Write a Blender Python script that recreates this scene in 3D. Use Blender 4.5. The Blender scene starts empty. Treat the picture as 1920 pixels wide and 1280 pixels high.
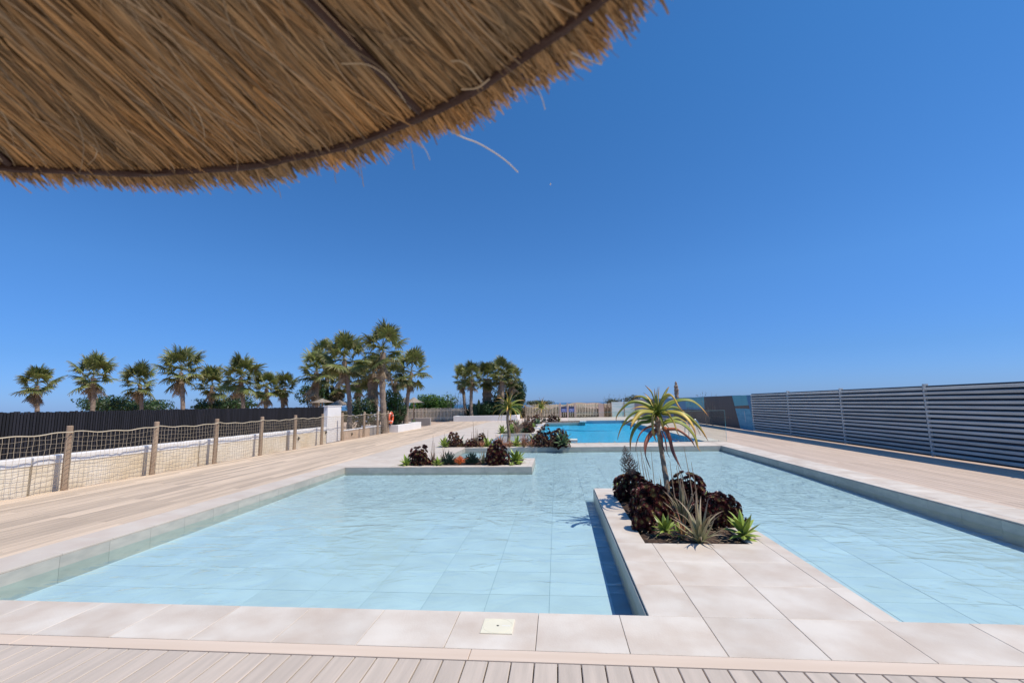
import bpy, math, random
from mathutils import Vector, Matrix, noise
C = bpy.context.scene
COL = C.collection
R = math.radians
PI = math.pi

# ------------------------------------------------------------------ camera
F, PITCH, YAW, ROLL, EYE = 864.3, .133855, .09369, -.01794, 1.574   # focal length in pixels of a 1920 px wide frame
cp, sp, cy, sy = math.cos(PITCH), math.sin(PITCH), math.cos(YAW), math.sin(YAW)
fwd = Vector((-sy*cp, cy*cp, sp)); rgt0 = Vector((cy, sy, 0)); up0 = rgt0.cross(fwd)
rgt = rgt0*math.cos(ROLL)+up0*math.sin(ROLL); upv = -rgt0*math.sin(ROLL)+up0*math.cos(ROLL)
cd = bpy.data.cameras.new('camera'); cam = bpy.data.objects.new('camera', cd); COL.objects.link(cam)
M3 = Matrix((rgt, upv, -fwd)).transposed()
cam.matrix_world = Matrix.Translation((0, 0, EYE)) @ M3.to_4x4()
cd.sensor_width = 36; cd.lens = F/1920*36; cd.clip_start = .02; cd.clip_end = 30000
cd.dof.use_dof = True; cd.dof.focus_distance = 9; cd.dof.aperture_fstop = 3.6
C.camera = cam

# ------------------------------------------------------------------ sky, sun, exposure
SUN_EL, SUN_AZ = R(58), R(104)          # azimuth measured from +Y towards +X
w = bpy.data.worlds.new('World'); C.world = w; w.use_nodes = True
nt = w.node_tree; bg = nt.nodes['Background']
sk = nt.nodes.new('ShaderNodeTexSky'); sk.sky_type = 'NISHITA'; sk.sun_disc = False
sk.sun_elevation = SUN_EL; sk.sun_rotation = SUN_AZ; sk.altitude = 0
sk.air_density = 1.0; sk.dust_density = .25; sk.ozone_density = 2.6
# clear maritime air: the blue of the sky by elevation
tcw = nt.nodes.new('ShaderNodeTexCoord'); sxw = nt.nodes.new('ShaderNodeSeparateXYZ'); crw = nt.nodes.new('ShaderNodeValToRGB'); mxw = nt.nodes.new('ShaderNodeMix')
mxw.data_type = 'RGBA'; mxw.blend_type = 'MULTIPLY'; mxw.inputs[0].default_value = 1
SKY = [(0, (.24, .42, .98)), (.09, (.24, .44, .83)), (.25, (.30, .575, .91)), (.6, (.275, .655, .97)), (1, (.28, .66, .98))]
e_w = crw.color_ramp.elements
while len(e_w) < len(SKY): e_w.new(.5)
for q, (p_, c_) in zip(e_w, SKY): q.position = p_; q.color = (*c_, 1)
nt.links.new(tcw.outputs['Generated'], sxw.inputs[0]); nt.links.new(sxw.outputs[2], crw.inputs[0])
nt.links.new(sk.outputs[0], mxw.inputs[6]); nt.links.new(crw.outputs[0], mxw.inputs[7]); nt.links.new(mxw.outputs[2], bg.inputs[0])
bg.inputs[1].default_value = .15
ld = bpy.data.lights.new('sun', 'SUN'); ld.energy = 4.5; ld.angle = R(.53); ld.color = (1, .905, .78)
so = bpy.data.objects.new('sun', ld); COL.objects.link(so)
sdir = Vector((math.sin(SUN_AZ)*math.cos(SUN_EL), math.cos(SUN_AZ)*math.cos(SUN_EL), math.sin(SUN_EL)))
so.rotation_euler = sdir.to_track_quat('Z', 'Y').to_euler(); so.location = (8, -2, 12)
C.view_settings.view_transform = 'Standard'; C.view_settings.look = 'None'
C.view_settings.exposure = 0; C.view_settings.gamma = 1; C.view_settings.use_curve_mapping = False
C.cycles.max_bounces = 10; C.cycles.transparent_max_bounces = 24
C.cycles.caustics_reflective = False; C.cycles.caustics_refractive = False

# ------------------------------------------------------------------ measuring helpers (photo point -> place)
def ray(x, y): return fwd + rgt*((x-960)/F) - upv*((y-640)/F)
def at(x, y, Y):
    d = ray(x, y); t = Y/d.y; return Vector((0, 0, EYE))+d*t
def atX(x, y, X):
    d = ray(x, y); t = X/d.x; return Vector((0, 0, EYE))+d*t
def ground(x, y, z=0):
    d = ray(x, y); t = (z-EYE)/d.z; return Vector((0, 0, EYE))+d*t

# ------------------------------------------------------------------ mesh builder
class MB:
    def __init__(s): s.v = []; s.f = []; s.uv = []
    def add(s, vs, fs, uvs=None):
        n = len(s.v); s.v += [tuple(v) for v in vs]; s.f += [tuple(i+n for i in f) for f in fs]
        s.uv += uvs if uvs else [(0, 0)]*len(vs)
        return s
    def box(s, x0, x1, y0, y1, z0, z1):
        return s.add([(x0,y0,z0),(x1,y0,z0),(x1,y1,z0),(x0,y1,z0),(x0,y0,z1),(x1,y0,z1),(x1,y1,z1),(x0,y1,z1)],
              [(3,2,1,0),(4,5,6,7),(0,1,5,4),(1,2,6,5),(2,3,7,6),(3,0,4,7)])
    def bevbox(s, x0, x1, y0, y1, z0, z1, b):
        # box with chamfered top edge
        return s.add([(x0,y0,z0),(x1,y0,z0),(x1,y1,z0),(x0,y1,z0),(x0,y0,z1-b),(x1,y0,z1-b),(x1,y1,z1-b),(x0,y1,z1-b),
                      (x0+b,y0+b,z1),(x1-b,y0+b,z1),(x1-b,y1-b,z1),(x0+b,y1-b,z1)],
              [(3,2,1,0),(0,1,5,4),(1,2,6,5),(2,3,7,6),(3,0,4,7),(4,5,9,8),(5,6,10,9),(6,7,11,10),(7,4,8,11),(8,9,10,11)])
    def tube(s, pts, rad, n=6, cap=True, jit=0):
        pts = [Vector(p) for p in pts]; m = len(pts)
        if not isinstance(rad, (list, tuple)): rad = [rad]*m
        vs = []; uvs = []; prev = None
        for i, p in enumerate(pts):
            t = (pts[min(i+1, m-1)]-pts[max(i-1, 0)]).normalized()
            a = prev - t*prev.dot(t) if prev else t.orthogonal()
            if a.length < 1e-6: a = t.orthogonal()
            a.normalize(); prev = a; b = t.cross(a)
            for k in range(n):
                q = 2*PI*k/n; rr = rad[i]*(1+random.uniform(-jit, jit))
                vs.append(p+(a*math.cos(q)+b*math.sin(q))*rr); uvs.append((k/n, i/(m-1)))
        fs = [(i*n+k, i*n+(k+1) % n, (i+1)*n+(k+1) % n, (i+1)*n+k) for i in range(m-1) for k in range(n)]
        if cap: fs += [tuple(range(n-1, -1, -1)), tuple((m-1)*n+k for k in range(n))]
        return s.add(vs, fs, uvs)
    def leaf(s, path, wid, thick=.15, trough=.35, side=None, ufrom=0., uto=1., roll=0.):
        """fleshy leaf along a path: crescent section, closed, tapering by wid[i]"""
        path = [Vector(p) for p in path]; m = len(path); vs = []; uvs = []
        for i, p in enumerate(path):
            t = (path[min(i+1, m-1)]-path[max(i-1, 0)]).normalized()
            if side is not None: sd = Vector(side)
            else: sd = t.cross(Vector((0, 0, 1)))
            sd = sd-t*sd.dot(t)
            if sd.length < 1e-4: sd = t.orthogonal()
            sd.normalize(); up = sd.cross(t).normalized()
            if roll: sd, up = sd*math.cos(roll)+up*math.sin(roll), up*math.cos(roll)-sd*math.sin(roll)
            wd = wid[i]/2
            u = ufrom+(uto-ufrom)*i/(m-1)
            vs += [p+sd*wd+up*wd*trough, p, p-sd*wd+up*wd*trough, p-up*wd*2*thick]
            uvs += [(0, u), (.5, u), (1, u), (.5, u)]
        fs = []
        for i in range(m-1):
            a = i*4; b = a+4
            for k in range(4): fs.append((a+k, a+(k+1) % 4, b+(k+1) % 4, b+k))
        fs += [(3, 2, 1, 0), tuple((m-1)*4+k for k in range(4))]
        return s.add(vs, fs, uvs)
    def mesh(s, name, mat, smooth=False):
        me = bpy.data.meshes.new(name); me.from_pydata(s.v, [], s.f)
        uvl = me.uv_layers.new(name='UVMap')
        idx = [0]*len(me.loops); me.loops.foreach_get('vertex_index', idx)
        flat = []
        for i in idx: flat += s.uv[i]
        uvl.data.foreach_set('uv', flat)
        if smooth: me.polygons.foreach_set('use_smooth', [True]*len(me.polygons))
        if mat: me.materials.append(mat)
        me.update(); return me

def catmull(P, n=4):
    P = [Vector(p) for p in P]; Q = [P[0]*2-P[1]]+P+[P[-1]*2-P[-2]]; out = []
    for i in range(1, len(Q)-2):
        for k in range(n):
            t = k/n; a, b, c, d = Q[i-1], Q[i], Q[i+1], Q[i+2]
            out.append(.5*((2*b)+(c-a)*t+(2*a-5*b+4*c-d)*t*t+(3*b-a-3*c+d)*t**3))
    out.append(P[-1]); return out

def tag(o, label=None, cat=None, group=None, kind=None):
    if label: o['label'] = label
    if cat: o['category'] = cat
    if group: o['group'] = group
    if kind: o['kind'] = kind
    return o
def thing(name, label, cat, loc=(0, 0, 0), rz=0, group=None):
    o = bpy.data.objects.new(name, None); COL.objects.link(o); o.location = loc; o.rotation_euler = (0, 0, rz)
    o.empty_display_size = .1
    return tag(o, label, cat, group)
def ob(name, me, parent=None, loc=(0, 0, 0), rot=(0, 0, 0), sc=None, mat4=None):
    o = bpy.data.objects.new(name, me); COL.objects.link(o)
    if parent: o.parent = parent
    if mat4 is not None: o.matrix_local = mat4
    else:
        o.location = loc; o.rotation_euler = rot
        if sc: o.scale = sc if isinstance(sc, (tuple, list)) else (sc, sc, sc)
    return o
def rel(me_builder, origin):
    o = Vector(origin); me_builder.v = [tuple(Vector(v)-o) for v in me_builder.v]; return me_builder
def struct(name, me, **k):
    o = ob(name, me, **k); o['kind'] = 'structure'; return o
def stuff(name, me, parent=None, **k):
    o = ob(name, me, parent=parent, **k); o['kind'] = 'stuff'; return o

# ------------------------------------------------------------------ materials
def mat(name, col, rough=.6, var=0., scale=3., col2=None, bump=0., bscale=None, metal=0., spec=.5, stretch=None,
        objvar=0., islvar=0., trans=0., ramp=None, coat=0., detail=6):
    m = bpy.data.materials.new(name); m.use_nodes = True; n = m.node_tree; L = n.links.new
    bs = n.nodes['Principled BSDF']; bs.inputs['Roughness'].default_value = rough; bs.inputs['Metallic'].default_value = metal
    bs.inputs['Specular IOR Level'].default_value = spec
    if coat: bs.inputs['Coat Weight'].default_value = coat
    tc = n.nodes.new('ShaderNodeTexCoord'); mp = n.nodes.new('ShaderNodeMapping'); L(tc.outputs['Object'], mp.inputs[0])
    if stretch: mp.inputs['Scale'].default_value = stretch
    src = None
    oi = n.nodes.new('ShaderNodeObjectInfo')
    ad = n.nodes.new('ShaderNodeVectorMath'); ad.operation = 'ADD'
    cb = n.nodes.new('ShaderNodeCombineXYZ')
    ml = n.nodes.new('ShaderNodeMath'); ml.operation = 'MULTIPLY'; ml.inputs[1].default_value = 57.
    L(oi.outputs['Random'], ml.inputs[0]); L(ml.outputs[0], cb.inputs[0]); L(ml.outputs[0], cb.inputs[1])
    L(mp.outputs[0], ad.inputs[0]); L(cb.outputs[0], ad.inputs[1])
    if ramp:
        uv = n.nodes.new('ShaderNodeUVMap'); sx = n.nodes.new('ShaderNodeSeparateXYZ'); L(uv.outputs[0], sx.inputs[0])
        cr = n.nodes.new('ShaderNodeValToRGB'); e = cr.color_ramp.elements
        while len(e) < len(ramp): e.new(.5)
        for q, (p, c) in zip(e, ramp): q.position = p; q.color = (*c, 1)
        nz = n.nodes.new('ShaderNodeTexNoise'); nz.inputs['Scale'].default_value = 9; L(ad.outputs[0], nz.inputs[0])
        mm = n.nodes.new('ShaderNodeMath'); mm.operation = 'MULTIPLY_ADD'; mm.inputs[1].default_value = .35; L(nz.outputs[0], mm.inputs[0])
        sb = n.nodes.new('ShaderNodeMath'); sb.operation = 'SUBTRACT'; sb.inputs[1].default_value = .175
        L(sx.outputs[1], sb.inputs[0]); L(sb.outputs[0], mm.inputs[2]); L(mm.outputs[0], cr.inputs[0]); src = cr.outputs[0]
    else:
        rg = n.nodes.new('ShaderNodeRGB'); rg.outputs[0].default_value = (*col, 1); src = rg.outputs[0]
    if col2 is not None:
        nz = n.nodes.new('ShaderNodeTexNoise'); nz.inputs['Scale'].default_value = scale; nz.inputs['Detail'].default_value = detail
        L(ad.outputs[0], nz.inputs[0])
        rr = n.nodes.new('ShaderNodeMapRange'); rr.inputs[1].default_value = .35; rr.inputs[2].default_value = .65; L(nz.outputs[0], rr.inputs[0])
        mx = n.nodes.new('ShaderNodeMix'); mx.data_type = 'RGBA'; L(rr.outputs[0], mx.inputs[0]); L(src, mx.inputs[6]); mx.inputs[7].default_value = (*col2, 1)
        src = mx.outputs[2]
    def valmod(src, fac_out, amt):
        hs = n.nodes.new('ShaderNodeHueSaturation'); mr = n.nodes.new('ShaderNodeMapRange')
        mr.inputs[3].default_value = 1-amt; mr.inputs[4].default_value = 1+amt
        L(fac_out, mr.inputs[0]); L(mr.outputs[0], hs.inputs['Value']); L(src, hs.inputs['Color']); return hs.outputs[0]
    if objvar: src = valmod(src, oi.outputs['Random'], objvar)
    if islvar:
        ge = n.nodes.new('ShaderNodeNewGeometry'); src = valmod(src, ge.outputs['Random Per Island'], islvar)
    if var:
        nz = n.nodes.new('ShaderNodeTexNoise'); nz.inputs['Scale'].default_value = scale*.6; nz.inputs['Detail'].default_value = 8
        L(ad.outputs[0], nz.inputs[0]); src = valmod(src, nz.outputs[0], var)
    L(src, bs.inputs['Base Color'])
    if bump:
        nz = n.nodes.new('ShaderNodeTexNoise'); nz.inputs['Scale'].default_value = bscale or scale*4; nz.inputs['Detail'].default_value = 5
        L(ad.outputs[0], nz.inputs[0]); bp = n.nodes.new('ShaderNodeBump'); bp.inputs['Strength'].default_value = bump; bp.inputs['Distance'].default_value = .01
        L(nz.outputs[0], bp.inputs['Height']); L(bp.outputs[0], bs.inputs['Normal'])
    if trans:
        tr = n.nodes.new('ShaderNodeBsdfTranslucent'); L(src, tr.inputs[0]); mx = n.nodes.new('ShaderNodeMixShader'); mx.inputs[0].default_value = trans
        L(bs.outputs[0], mx.inputs[1]); L(tr.outputs[0], mx.inputs[2]); L(mx.outputs[0], n.nodes['Material Output'].inputs[0])
    return m

T = {}
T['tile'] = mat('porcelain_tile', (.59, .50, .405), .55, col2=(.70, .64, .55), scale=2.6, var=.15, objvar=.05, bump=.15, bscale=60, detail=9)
T['plaza'] = mat('plaza_tile', (.58, .495, .41), .6, col2=(.63, .565, .48), scale=2, var=.05, objvar=.05)
T['grout'] = mat('grout', (.20, .15, .12), .9, var=.2, scale=8)
T['poolgrout'] = mat('pool_grout', (.40, .44, .44), .9)
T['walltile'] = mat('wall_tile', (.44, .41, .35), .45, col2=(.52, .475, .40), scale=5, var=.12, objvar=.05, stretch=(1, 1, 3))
T['floortile'] = mat('pool_floor_tile', (.70, .68, .64), .6, col2=(.80, .78, .74), scale=1.6, var=.07, objvar=.03)
T['deck'] = mat('deck_board', (.52, .41, .30), .65, col2=(.62, .49, .36), scale=1.5, var=.15, objvar=.22, stretch=(6, .6, 6), bump=.15, bscale=20)
T['neardeck'] = mat('near_deck_board', (.50, .43, .355), .65, col2=(.57, .485, .40), scale=3, var=.12, objvar=.05, stretch=(8, .6, 8), bump=.15, bscale=20)
T['peach'] = mat('peach_trim_board', (.66, .53, .41), .6, col2=(.71, .58, .46), scale=2, var=.05, stretch=(.5, 6, 4))
T['white'] = mat('white_render', (.78, .76, .73), .8, var=.08, scale=3, bump=.1)
T['cream'] = mat('cream_render', (.70, .58, .40), .85, col2=(.80, .72, .58), scale=1.4, var=.12, bump=.15)
T['tan'] = mat('tan_render', (.52, .38, .26), .85, col2=(.62, .46, .33), scale=2, var=.12, bump=.15)
T['grey'] = mat('grey_concrete', (.32, .30, .28), .85, var=.15, scale=3)
T['soil'] = mat('soil', (.032, .019, .012), .95, col2=(.085, .048, .027), scale=22, var=.4, bump=1, bscale=60)
T['sand'] = mat('sand', (.46, .34, .25), .95, col2=(.55, .40, .29), scale=.25, var=.1)
T['dune'] = mat('dune_sand', (.42, .28, .20), .95, col2=(.22, .20, .10), scale=.22, var=.25)
T['sea'] = mat('sea_water', (.030, .105, .19), .35, col2=(.04, .14, .24), scale=.004, stretch=(1, 8, 1), bump=.2, bscale=.3)
T['wood'] = mat('weathered_wood', (.30, .21, .14), .85, col2=(.40, .29, .20), scale=6, var=.25, stretch=(1, 1, .2), bump=.4)
T['picket'] = mat('pale_picket', (.80, .69, .50), .7, col2=(.72, .63, .48), scale=3, objvar=.15)
T['rope'] = mat('rope', (.58, .50, .36), .85, var=.2, scale=20)
T['netrope'] = mat('net_cord', (.42, .35, .25), .85, var=.2, scale=20)
T['darkreed'] = mat('dark_screen', (.010, .010, .014), .7, islvar=.5)
T['steel'] = mat('stainless_steel', (.65, .65, .66), .18, metal=1)
T['thatch'] = mat('thatch_straw', (.42, .245, .098), .65, islvar=.65, col2=(.32, .235, .135), scale=5, stretch=(1, 1, 1), trans=.12)
T['thatchback'] = mat('thatch_backing', (.13, .08, .04), .9, var=.4, scale=30)
T['hoop'] = mat('hoop_wood', (.045, .02, .014), .7, var=.3, scale=30, bump=.4)
T['thatchgrey'] = mat('weathered_thatch', (.36, .31, .26), .9, islvar=.3)
T['trunk'] = mat('palm_trunk', (.30, .23, .175), .9, col2=(.20, .15, .11), scale=7, var=.3, stretch=(1, 1, 3.5), bump=.8, bscale=14)
T['bark'] = mat('bark', (.14, .10, .07), .9, var=.3, scale=6, bump=.6)
T['frond'] = mat('palm_frond', (.075, .115, .035), .45, islvar=.3, objvar=.35, trans=.25, ramp=[(.0, (.32, .30, .12)), (.3, (.145, .175, .042)), (.8, (.185, .21, .06)), (1., (.46, .38, .18))])
T['dead'] = mat('dead_frond', (.34, .255, .16), .8, islvar=.3, objvar=.35, trans=.15)
T['leafdark'] = mat('dark_leaf', (.028, .065, .014), .45, islvar=.5, trans=.15)
T['leafmid'] = mat('mid_leaf', (.07, .15, .02), .45, islvar=.45, trans=.2)
T['leafgrey'] = mat('grey_leaf', (.10, .125, .07), .6, islvar=.4, trans=.15)
T['aeon'] = mat('aeonium_leaf', (.035, .007, .009), .36, objvar=.35, ramp=[(0., (.42, .38, .15)), (.36, (.34, .25, .12)), (.52, (.16, .05, .035)), (.78, (.105, .027, .025)), (1., (.07, .016, .020))], islvar=.4)
T['agave'] = mat('agave_leaf', (.16, .26, .05), .42, objvar=.25, trans=.15, ramp=[(0., (.46, .50, .15)), (.4, (.30, .39, .07)), (.85, (.26, .35, .06)), (1., (.42, .42, .10))])
T['agaveblue'] = mat('blue_agave_leaf', (.09, .17, .10), .42, objvar=.25, trans=.1, ramp=[(0., (.28, .34, .18)), (.5, (.14, .23, .115)), (1., (.19, .27, .12))])
T['spike'] = mat('aloe_vera_leaf', (.21, .20, .12), .5, objvar=.25, ramp=[(0., (.28, .28, .13)), (.45, (.29, .265, .145)), (.8, (.29, .21, .13)), (1., (.26, .16, .11))])
T['spikered'] = mat('red_aloe_leaf', (.26, .11, .06), .55, objvar=.3, ramp=[(0., (.30, .21, .09)), (.5, (.42, .17, .085)), (1., (.46, .19, .11))])
T['dry'] = mat('dry_stalk', (.34, .235, .155), .8, islvar=.3, var=.2)
T['orange'] = mat('fire_stick', (.50, .125, .035), .5, islvar=.3, ramp=[(0., (.40, .20, .06)), (.4, (.68, .19, .05)), (1., (.78, .22, .07))])
T['tuft'] = mat('blue_green_needle', (.030, .062, .045), .5, islvar=.6)
T['olive'] = mat('olive_needle', (.16, .12, .035), .6, islvar=.5)
T['alg'] = mat('tree_aloe_leaf', (0, 0, 0), .48, var=.12, scale=20, objvar=.15, trans=.1, ramp=[(0., (.24, .28, .04)), (.4, (.18, .235, .035)), (.65, (.27, .25, .045)), (.85, (.50, .27, .06)), (1., (.24, .09, .05))])
T['aly'] = mat('yellowing_aloe_leaf', (0, 0, 0), .48, var=.12, scale=20, objvar=.15, trans=.1, ramp=[(0., (.28, .29, .05)), (.35, (.42, .36, .06)), (.7, (.68, .45, .09)), (.9, (.50, .24, .08)), (1., (.15, .07, .055))])
T['alr'] = mat('reddened_aloe_leaf', (0, 0, 0), .45, objvar=.15, trans=.1, ramp=[(0., (.42, .13, .06)), (.3, (.38, .12, .07)), (.65, (.19, .07, .05)), (1., (.08, .045, .04))])
T['aloetrunk'] = mat('aloe_trunk', (.21, .155, .105), .85, col2=(.33, .25, .175), scale=14, var=.3, stretch=(1, 1, 2.5), bump=.8, bscale=40)
T['red'] = mat('lifebuoy_orange', (.75, .11, .03), .45)
T['whitep'] = mat('white_paint', (.8, .8, .78), .5)
T['black'] = mat('black_plastic', (.02, .02, .02), .5)
T['lid'] = mat('cream_plastic', (.82, .77, .58), .45, col2=(.76, .72, .55), scale=8)
T['bluesign'] = mat('blue_sign', (.10, .15, .42), .5, col2=(.16, .24, .55), scale=9)
T['pinkpost'] = mat('pinkish_post', (.55, .42, .36), .8, var=.1)

def glassmat():
    m = bpy.data.materials.new('clear_glass'); m.use_nodes = True; n = m.node_tree; L = n.links.new
    for x in list(n.nodes): n.nodes.remove(x)
    o = n.nodes.new('ShaderNodeOutputMaterial'); t = n.nodes.new('ShaderNodeBsdfTransparent'); t.inputs[0].default_value = (.93, .97, .96, 1)
    g = n.nodes.new('ShaderNodeBsdfGlossy'); g.inputs['Roughness'].default_value = .02
    f = n.nodes.new('ShaderNodeFresnel'); f.inputs[0].default_value = 1.35; mx = n.nodes.new('ShaderNodeMixShader')
    L(f.outputs[0], mx.inputs[0]); L(t.outputs[0], mx.inputs[1]); L(g.outputs[0], mx.inputs[2]); L(mx.outputs[0], o.inputs[0]); return m
T['glass'] = glassmat()

def watermat(name, tint, calm_y, wave, scale=1., refl=(1, 1, 1), ior=1.3):
    """water seen through: tinted transmission plus sky reflection on rippled normals"""
    m = bpy.data.materials.new(name); m.use_nodes = True; n = m.node_tree; L = n.links.new
    for x in list(n.nodes): n.nodes.remove(x)
    o = n.nodes.new('ShaderNodeOutputMaterial'); t = n.nodes.new('ShaderNodeBsdfTransparent'); t.inputs[0].default_value = (*tint, 1)
    g = n.nodes.new('ShaderNodeBsdfGlossy'); g.inputs['Roughness'].default_value = .03; g.inputs[0].default_value = (*refl, 1)
    f = n.nodes.new('ShaderNodeFresnel'); f.inputs[0].default_value = ior
    tc = n.nodes.new('ShaderNodeTexCoord')
    def nz(sc, st, det, rot=0., dist=0.):
        mp = n.nodes.new('ShaderNodeMapping'); mp.inputs['Scale'].default_value = st; mp.inputs['Rotation'].default_value = (0, 0, rot)
        x = n.nodes.new('ShaderNodeTexNoise'); x.inputs['Scale'].default_value = sc; x.inputs['Detail'].default_value = det
        x.inputs['Distortion'].default_value = dist
        L(tc.outputs['Object'], mp.inputs[0]); L(mp.outputs[0], x.inputs[0]); return x.outputs[0]
    def mth(op, a, b):
        x = n.nodes.new('ShaderNodeMath'); x.operation = op
        for i, q in enumerate((a, b)):
            if isinstance(q, (int, float)): x.inputs[i].default_value = q
            else: L(q, x.inputs[i])
        return x.outputs[0]
    big = nz(1.7*scale, (1, 1.6, 1), 2, .35, 1.2)
    med = nz(8*scale, (1, 1.8, 1), 2, -.25, .8)
    fine = nz(26*scale, (1, 1.3, 1), 2, .6, .4)
    sp_ = n.nodes.new('ShaderNodeSeparateXYZ'); L(tc.outputs['Object'], sp_.inputs[0])
    mr = n.nodes.new('ShaderNodeMapRange'); mr.interpolation_type = 'SMOOTHSTEP'
    mr.inputs[1].default_value = calm_y[0]; mr.inputs[2].default_value = calm_y[1]; mr.inputs[3].default_value = .12; mr.inputs[4].default_value = 1
    L(sp_.outputs[1], mr.inputs[0])
    h = mth('ADD', mth('MULTIPLY', big, .9), mth('MULTIPLY', mth('ADD', mth('MULTIPLY', med, .42), mth('MULTIPLY', fine, .28)), mr.outputs[0]))
    h = mth('MULTIPLY', h, mth('ADD', mth('MULTIPLY', mr.outputs[0], .8), .2))
    bp = n.nodes.new('ShaderNodeBump'); bp.inputs['Strength'].default_value = 1; bp.inputs['Distance'].default_value = wave
    L(h, bp.inputs['Height']); L(bp.outputs[0], f.inputs[1]); L(bp.outputs[0], g.inputs['Normal'])
    mx = n.nodes.new('ShaderNodeMixShader')
    L(f.outputs[0], mx.inputs[0]); L(t.outputs[0], mx.inputs[1]); L(g.outputs[0], mx.inputs[2]); L(mx.outputs[0], o.inputs[0]); return m
T['water'] = watermat('pool_water', (.745, .925, 1.), (5.5, 10.), .09, ior=1.235)
T['waterdeep'] = watermat('deep_pool_water', (.34, .82, .995), (0, 1), .12, ior=1.2)

# ================================================================== SETTING
WL = -.145
# ground sheet with the pool basins cut out, sea beyond
g = MB()
for x0, x1, y0, y1 in ((-400, -5.62, -60, 130), (5.69, 400, -60, 130), (-5.62, 5.69, -60, 3.76), (-5.62, 5.69, 41.02, 130)):
    g.add([(x0,y0,-.07),(x1,y0,-.07),(x1,y1,-.07),(x0,y1,-.07)], [(0,1,2,3)])
g.add([(-400,130,-.07),(400,130,-.07),(400,165,-2.9),(-400,165,-2.9)], [(0,1,2,3)])
struct('ground', g.mesh('ground', T['sand']))
s = MB(); s.add([(-16000,150,-2.5),(16000,150,-2.5),(16000,26000,-2.5),(-16000,26000,-2.5)], [(0,1,2,3)])
struct('sea', s.mesh('sea', T['sea']))

# dunes
random.seed(4)
d = MB(); nx, ny = 120, 26; vs = []
for j in range(ny):
    for i in range(nx):
        X = -75+150*i/(nx-1); Y = 56+64*j/(ny-1)
        e = min(1, j/4, (ny-1-j)/4)
        z = (1.05+.75*noise.noise((X*.07, Y*.06, 3))+.35*noise.noise((X*.3, Y*.2, 7)))*e
        z *= .45+.55*max(0, min(1, (X+14)/14))
        vs.append((X, Y, max(-.05, z)-.06))
d.add(vs, [(j*nx+i, j*nx+i+1, (j+1)*nx+i+1, (j+1)*nx+i) for j in range(ny-1) for i in range(nx-1)])
struct('dunes', d.mesh('dunes', T['dune'], True))

# ---------------- tiles
_tm = {}
def tile_mesh(wx, wy, m, th=.02, b=.0025):
    k = (round(wx, 3), round(wy, 3), m.name)
    if k not in _tm:
        _tm[k] = MB().bevbox(-wx/2, wx/2, -wy/2, wy/2, -th, 0, b).mesh('tile', m)
    return _tm[k]
def cuts(a, b, step, ph):
    out = [a]; k = math.ceil((a-ph)/step+1e-6)
    while ph+k*step < b-1e-4:
        if ph+k*step-out[-1] > .02: out.append(ph+k*step)
        k += 1
    if b-out[-1] < .02 and len(out) > 1: out[-1] = b
    else: out.append(b)
    return out
PX = -1.986
n_tiles = {}
def tiles(parent, rects, m, step=.6, phx=PX, phy=3.74, gap=.004, limit=10**9, nm='tile'):
    cells = []
    for x0, x1, y0, y1 in rects:
        xs = cuts(x0, x1, step, phx); ys = cuts(y0, y1, step, phy)
        for i in range(len(xs)-1):
            for j in range(len(ys)-1): cells.append((xs[i], xs[i+1], ys[j], ys[j+1]))
    cells.sort(key=lambda c: math.hypot((c[0]+c[1])/2, c[2]))
    for c in cells[:limit]:
        o = ob(nm, tile_mesh(c[1]-c[0]-gap, c[3]-c[2]-gap, m), parent, ((c[0]+c[1])/2, (c[2]+c[3])/2, random.uniform(-.0006, .0006)))
        o.rotation_euler = (random.uniform(-.0012, .0012), random.uniform(-.0012, .0012), 0)
    if len(cells) > limit:
        b = MB()
        for c in cells[limit:]: b.bevbox(c[0]+gap/2, c[1]-gap/2, c[2]+gap/2, c[3]-gap/2, -.02, 0, .0025)
        stuff(nm+'_field', b.mesh('tile_field', m), parent)

def block(name, rects, z0, z1=-.02, m=None):
    b = MB()
    for x0, x1, y0, y1 in rects: b.box(x0+.003, x1-.003, y0+.003, y1-.003, z0, z1)
    return struct(name, b.mesh(name, m or T['grout']))

random.seed(11)
# front coping row and the peach trim board
fc = block('front_coping', [(-9.9, 6.35, 3.2, 3.74)], -.6)
tiles(fc, [(-9.9, 6.35, 3.2, 3.74)], T['tile'], phy=3.74)
tb = block('trim_board_base', [(-9.9, 9.7, 3.07, 3.197)], -.1, -.03)
x = -9.9
for L_ in (2.9, 3.2, 3.2, 3.6, 3.4, 3.3):
    ob('trim_board', MB().bevbox(0, L_-.004, 0, .125, -.024, 0, .003).mesh('trim_board', T['peach']), tb, (x, 3.071, 0)); x += L_

# near deck: boards running away from the camera
nd = block('near_deck', [(-9.9, 9.7, -3.0, 3.066)], -.12, -.04)
bmn = MB().bevbox(-.0675, .0675, -3., 3.062, -.026, -.002, .004).mesh('deck_board', T['neardeck'])
x = -9.83+.025
while x < 9.65:
    ob('deck_board', bmn, nd, (x, 0, 0)); x += .1425
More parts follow.
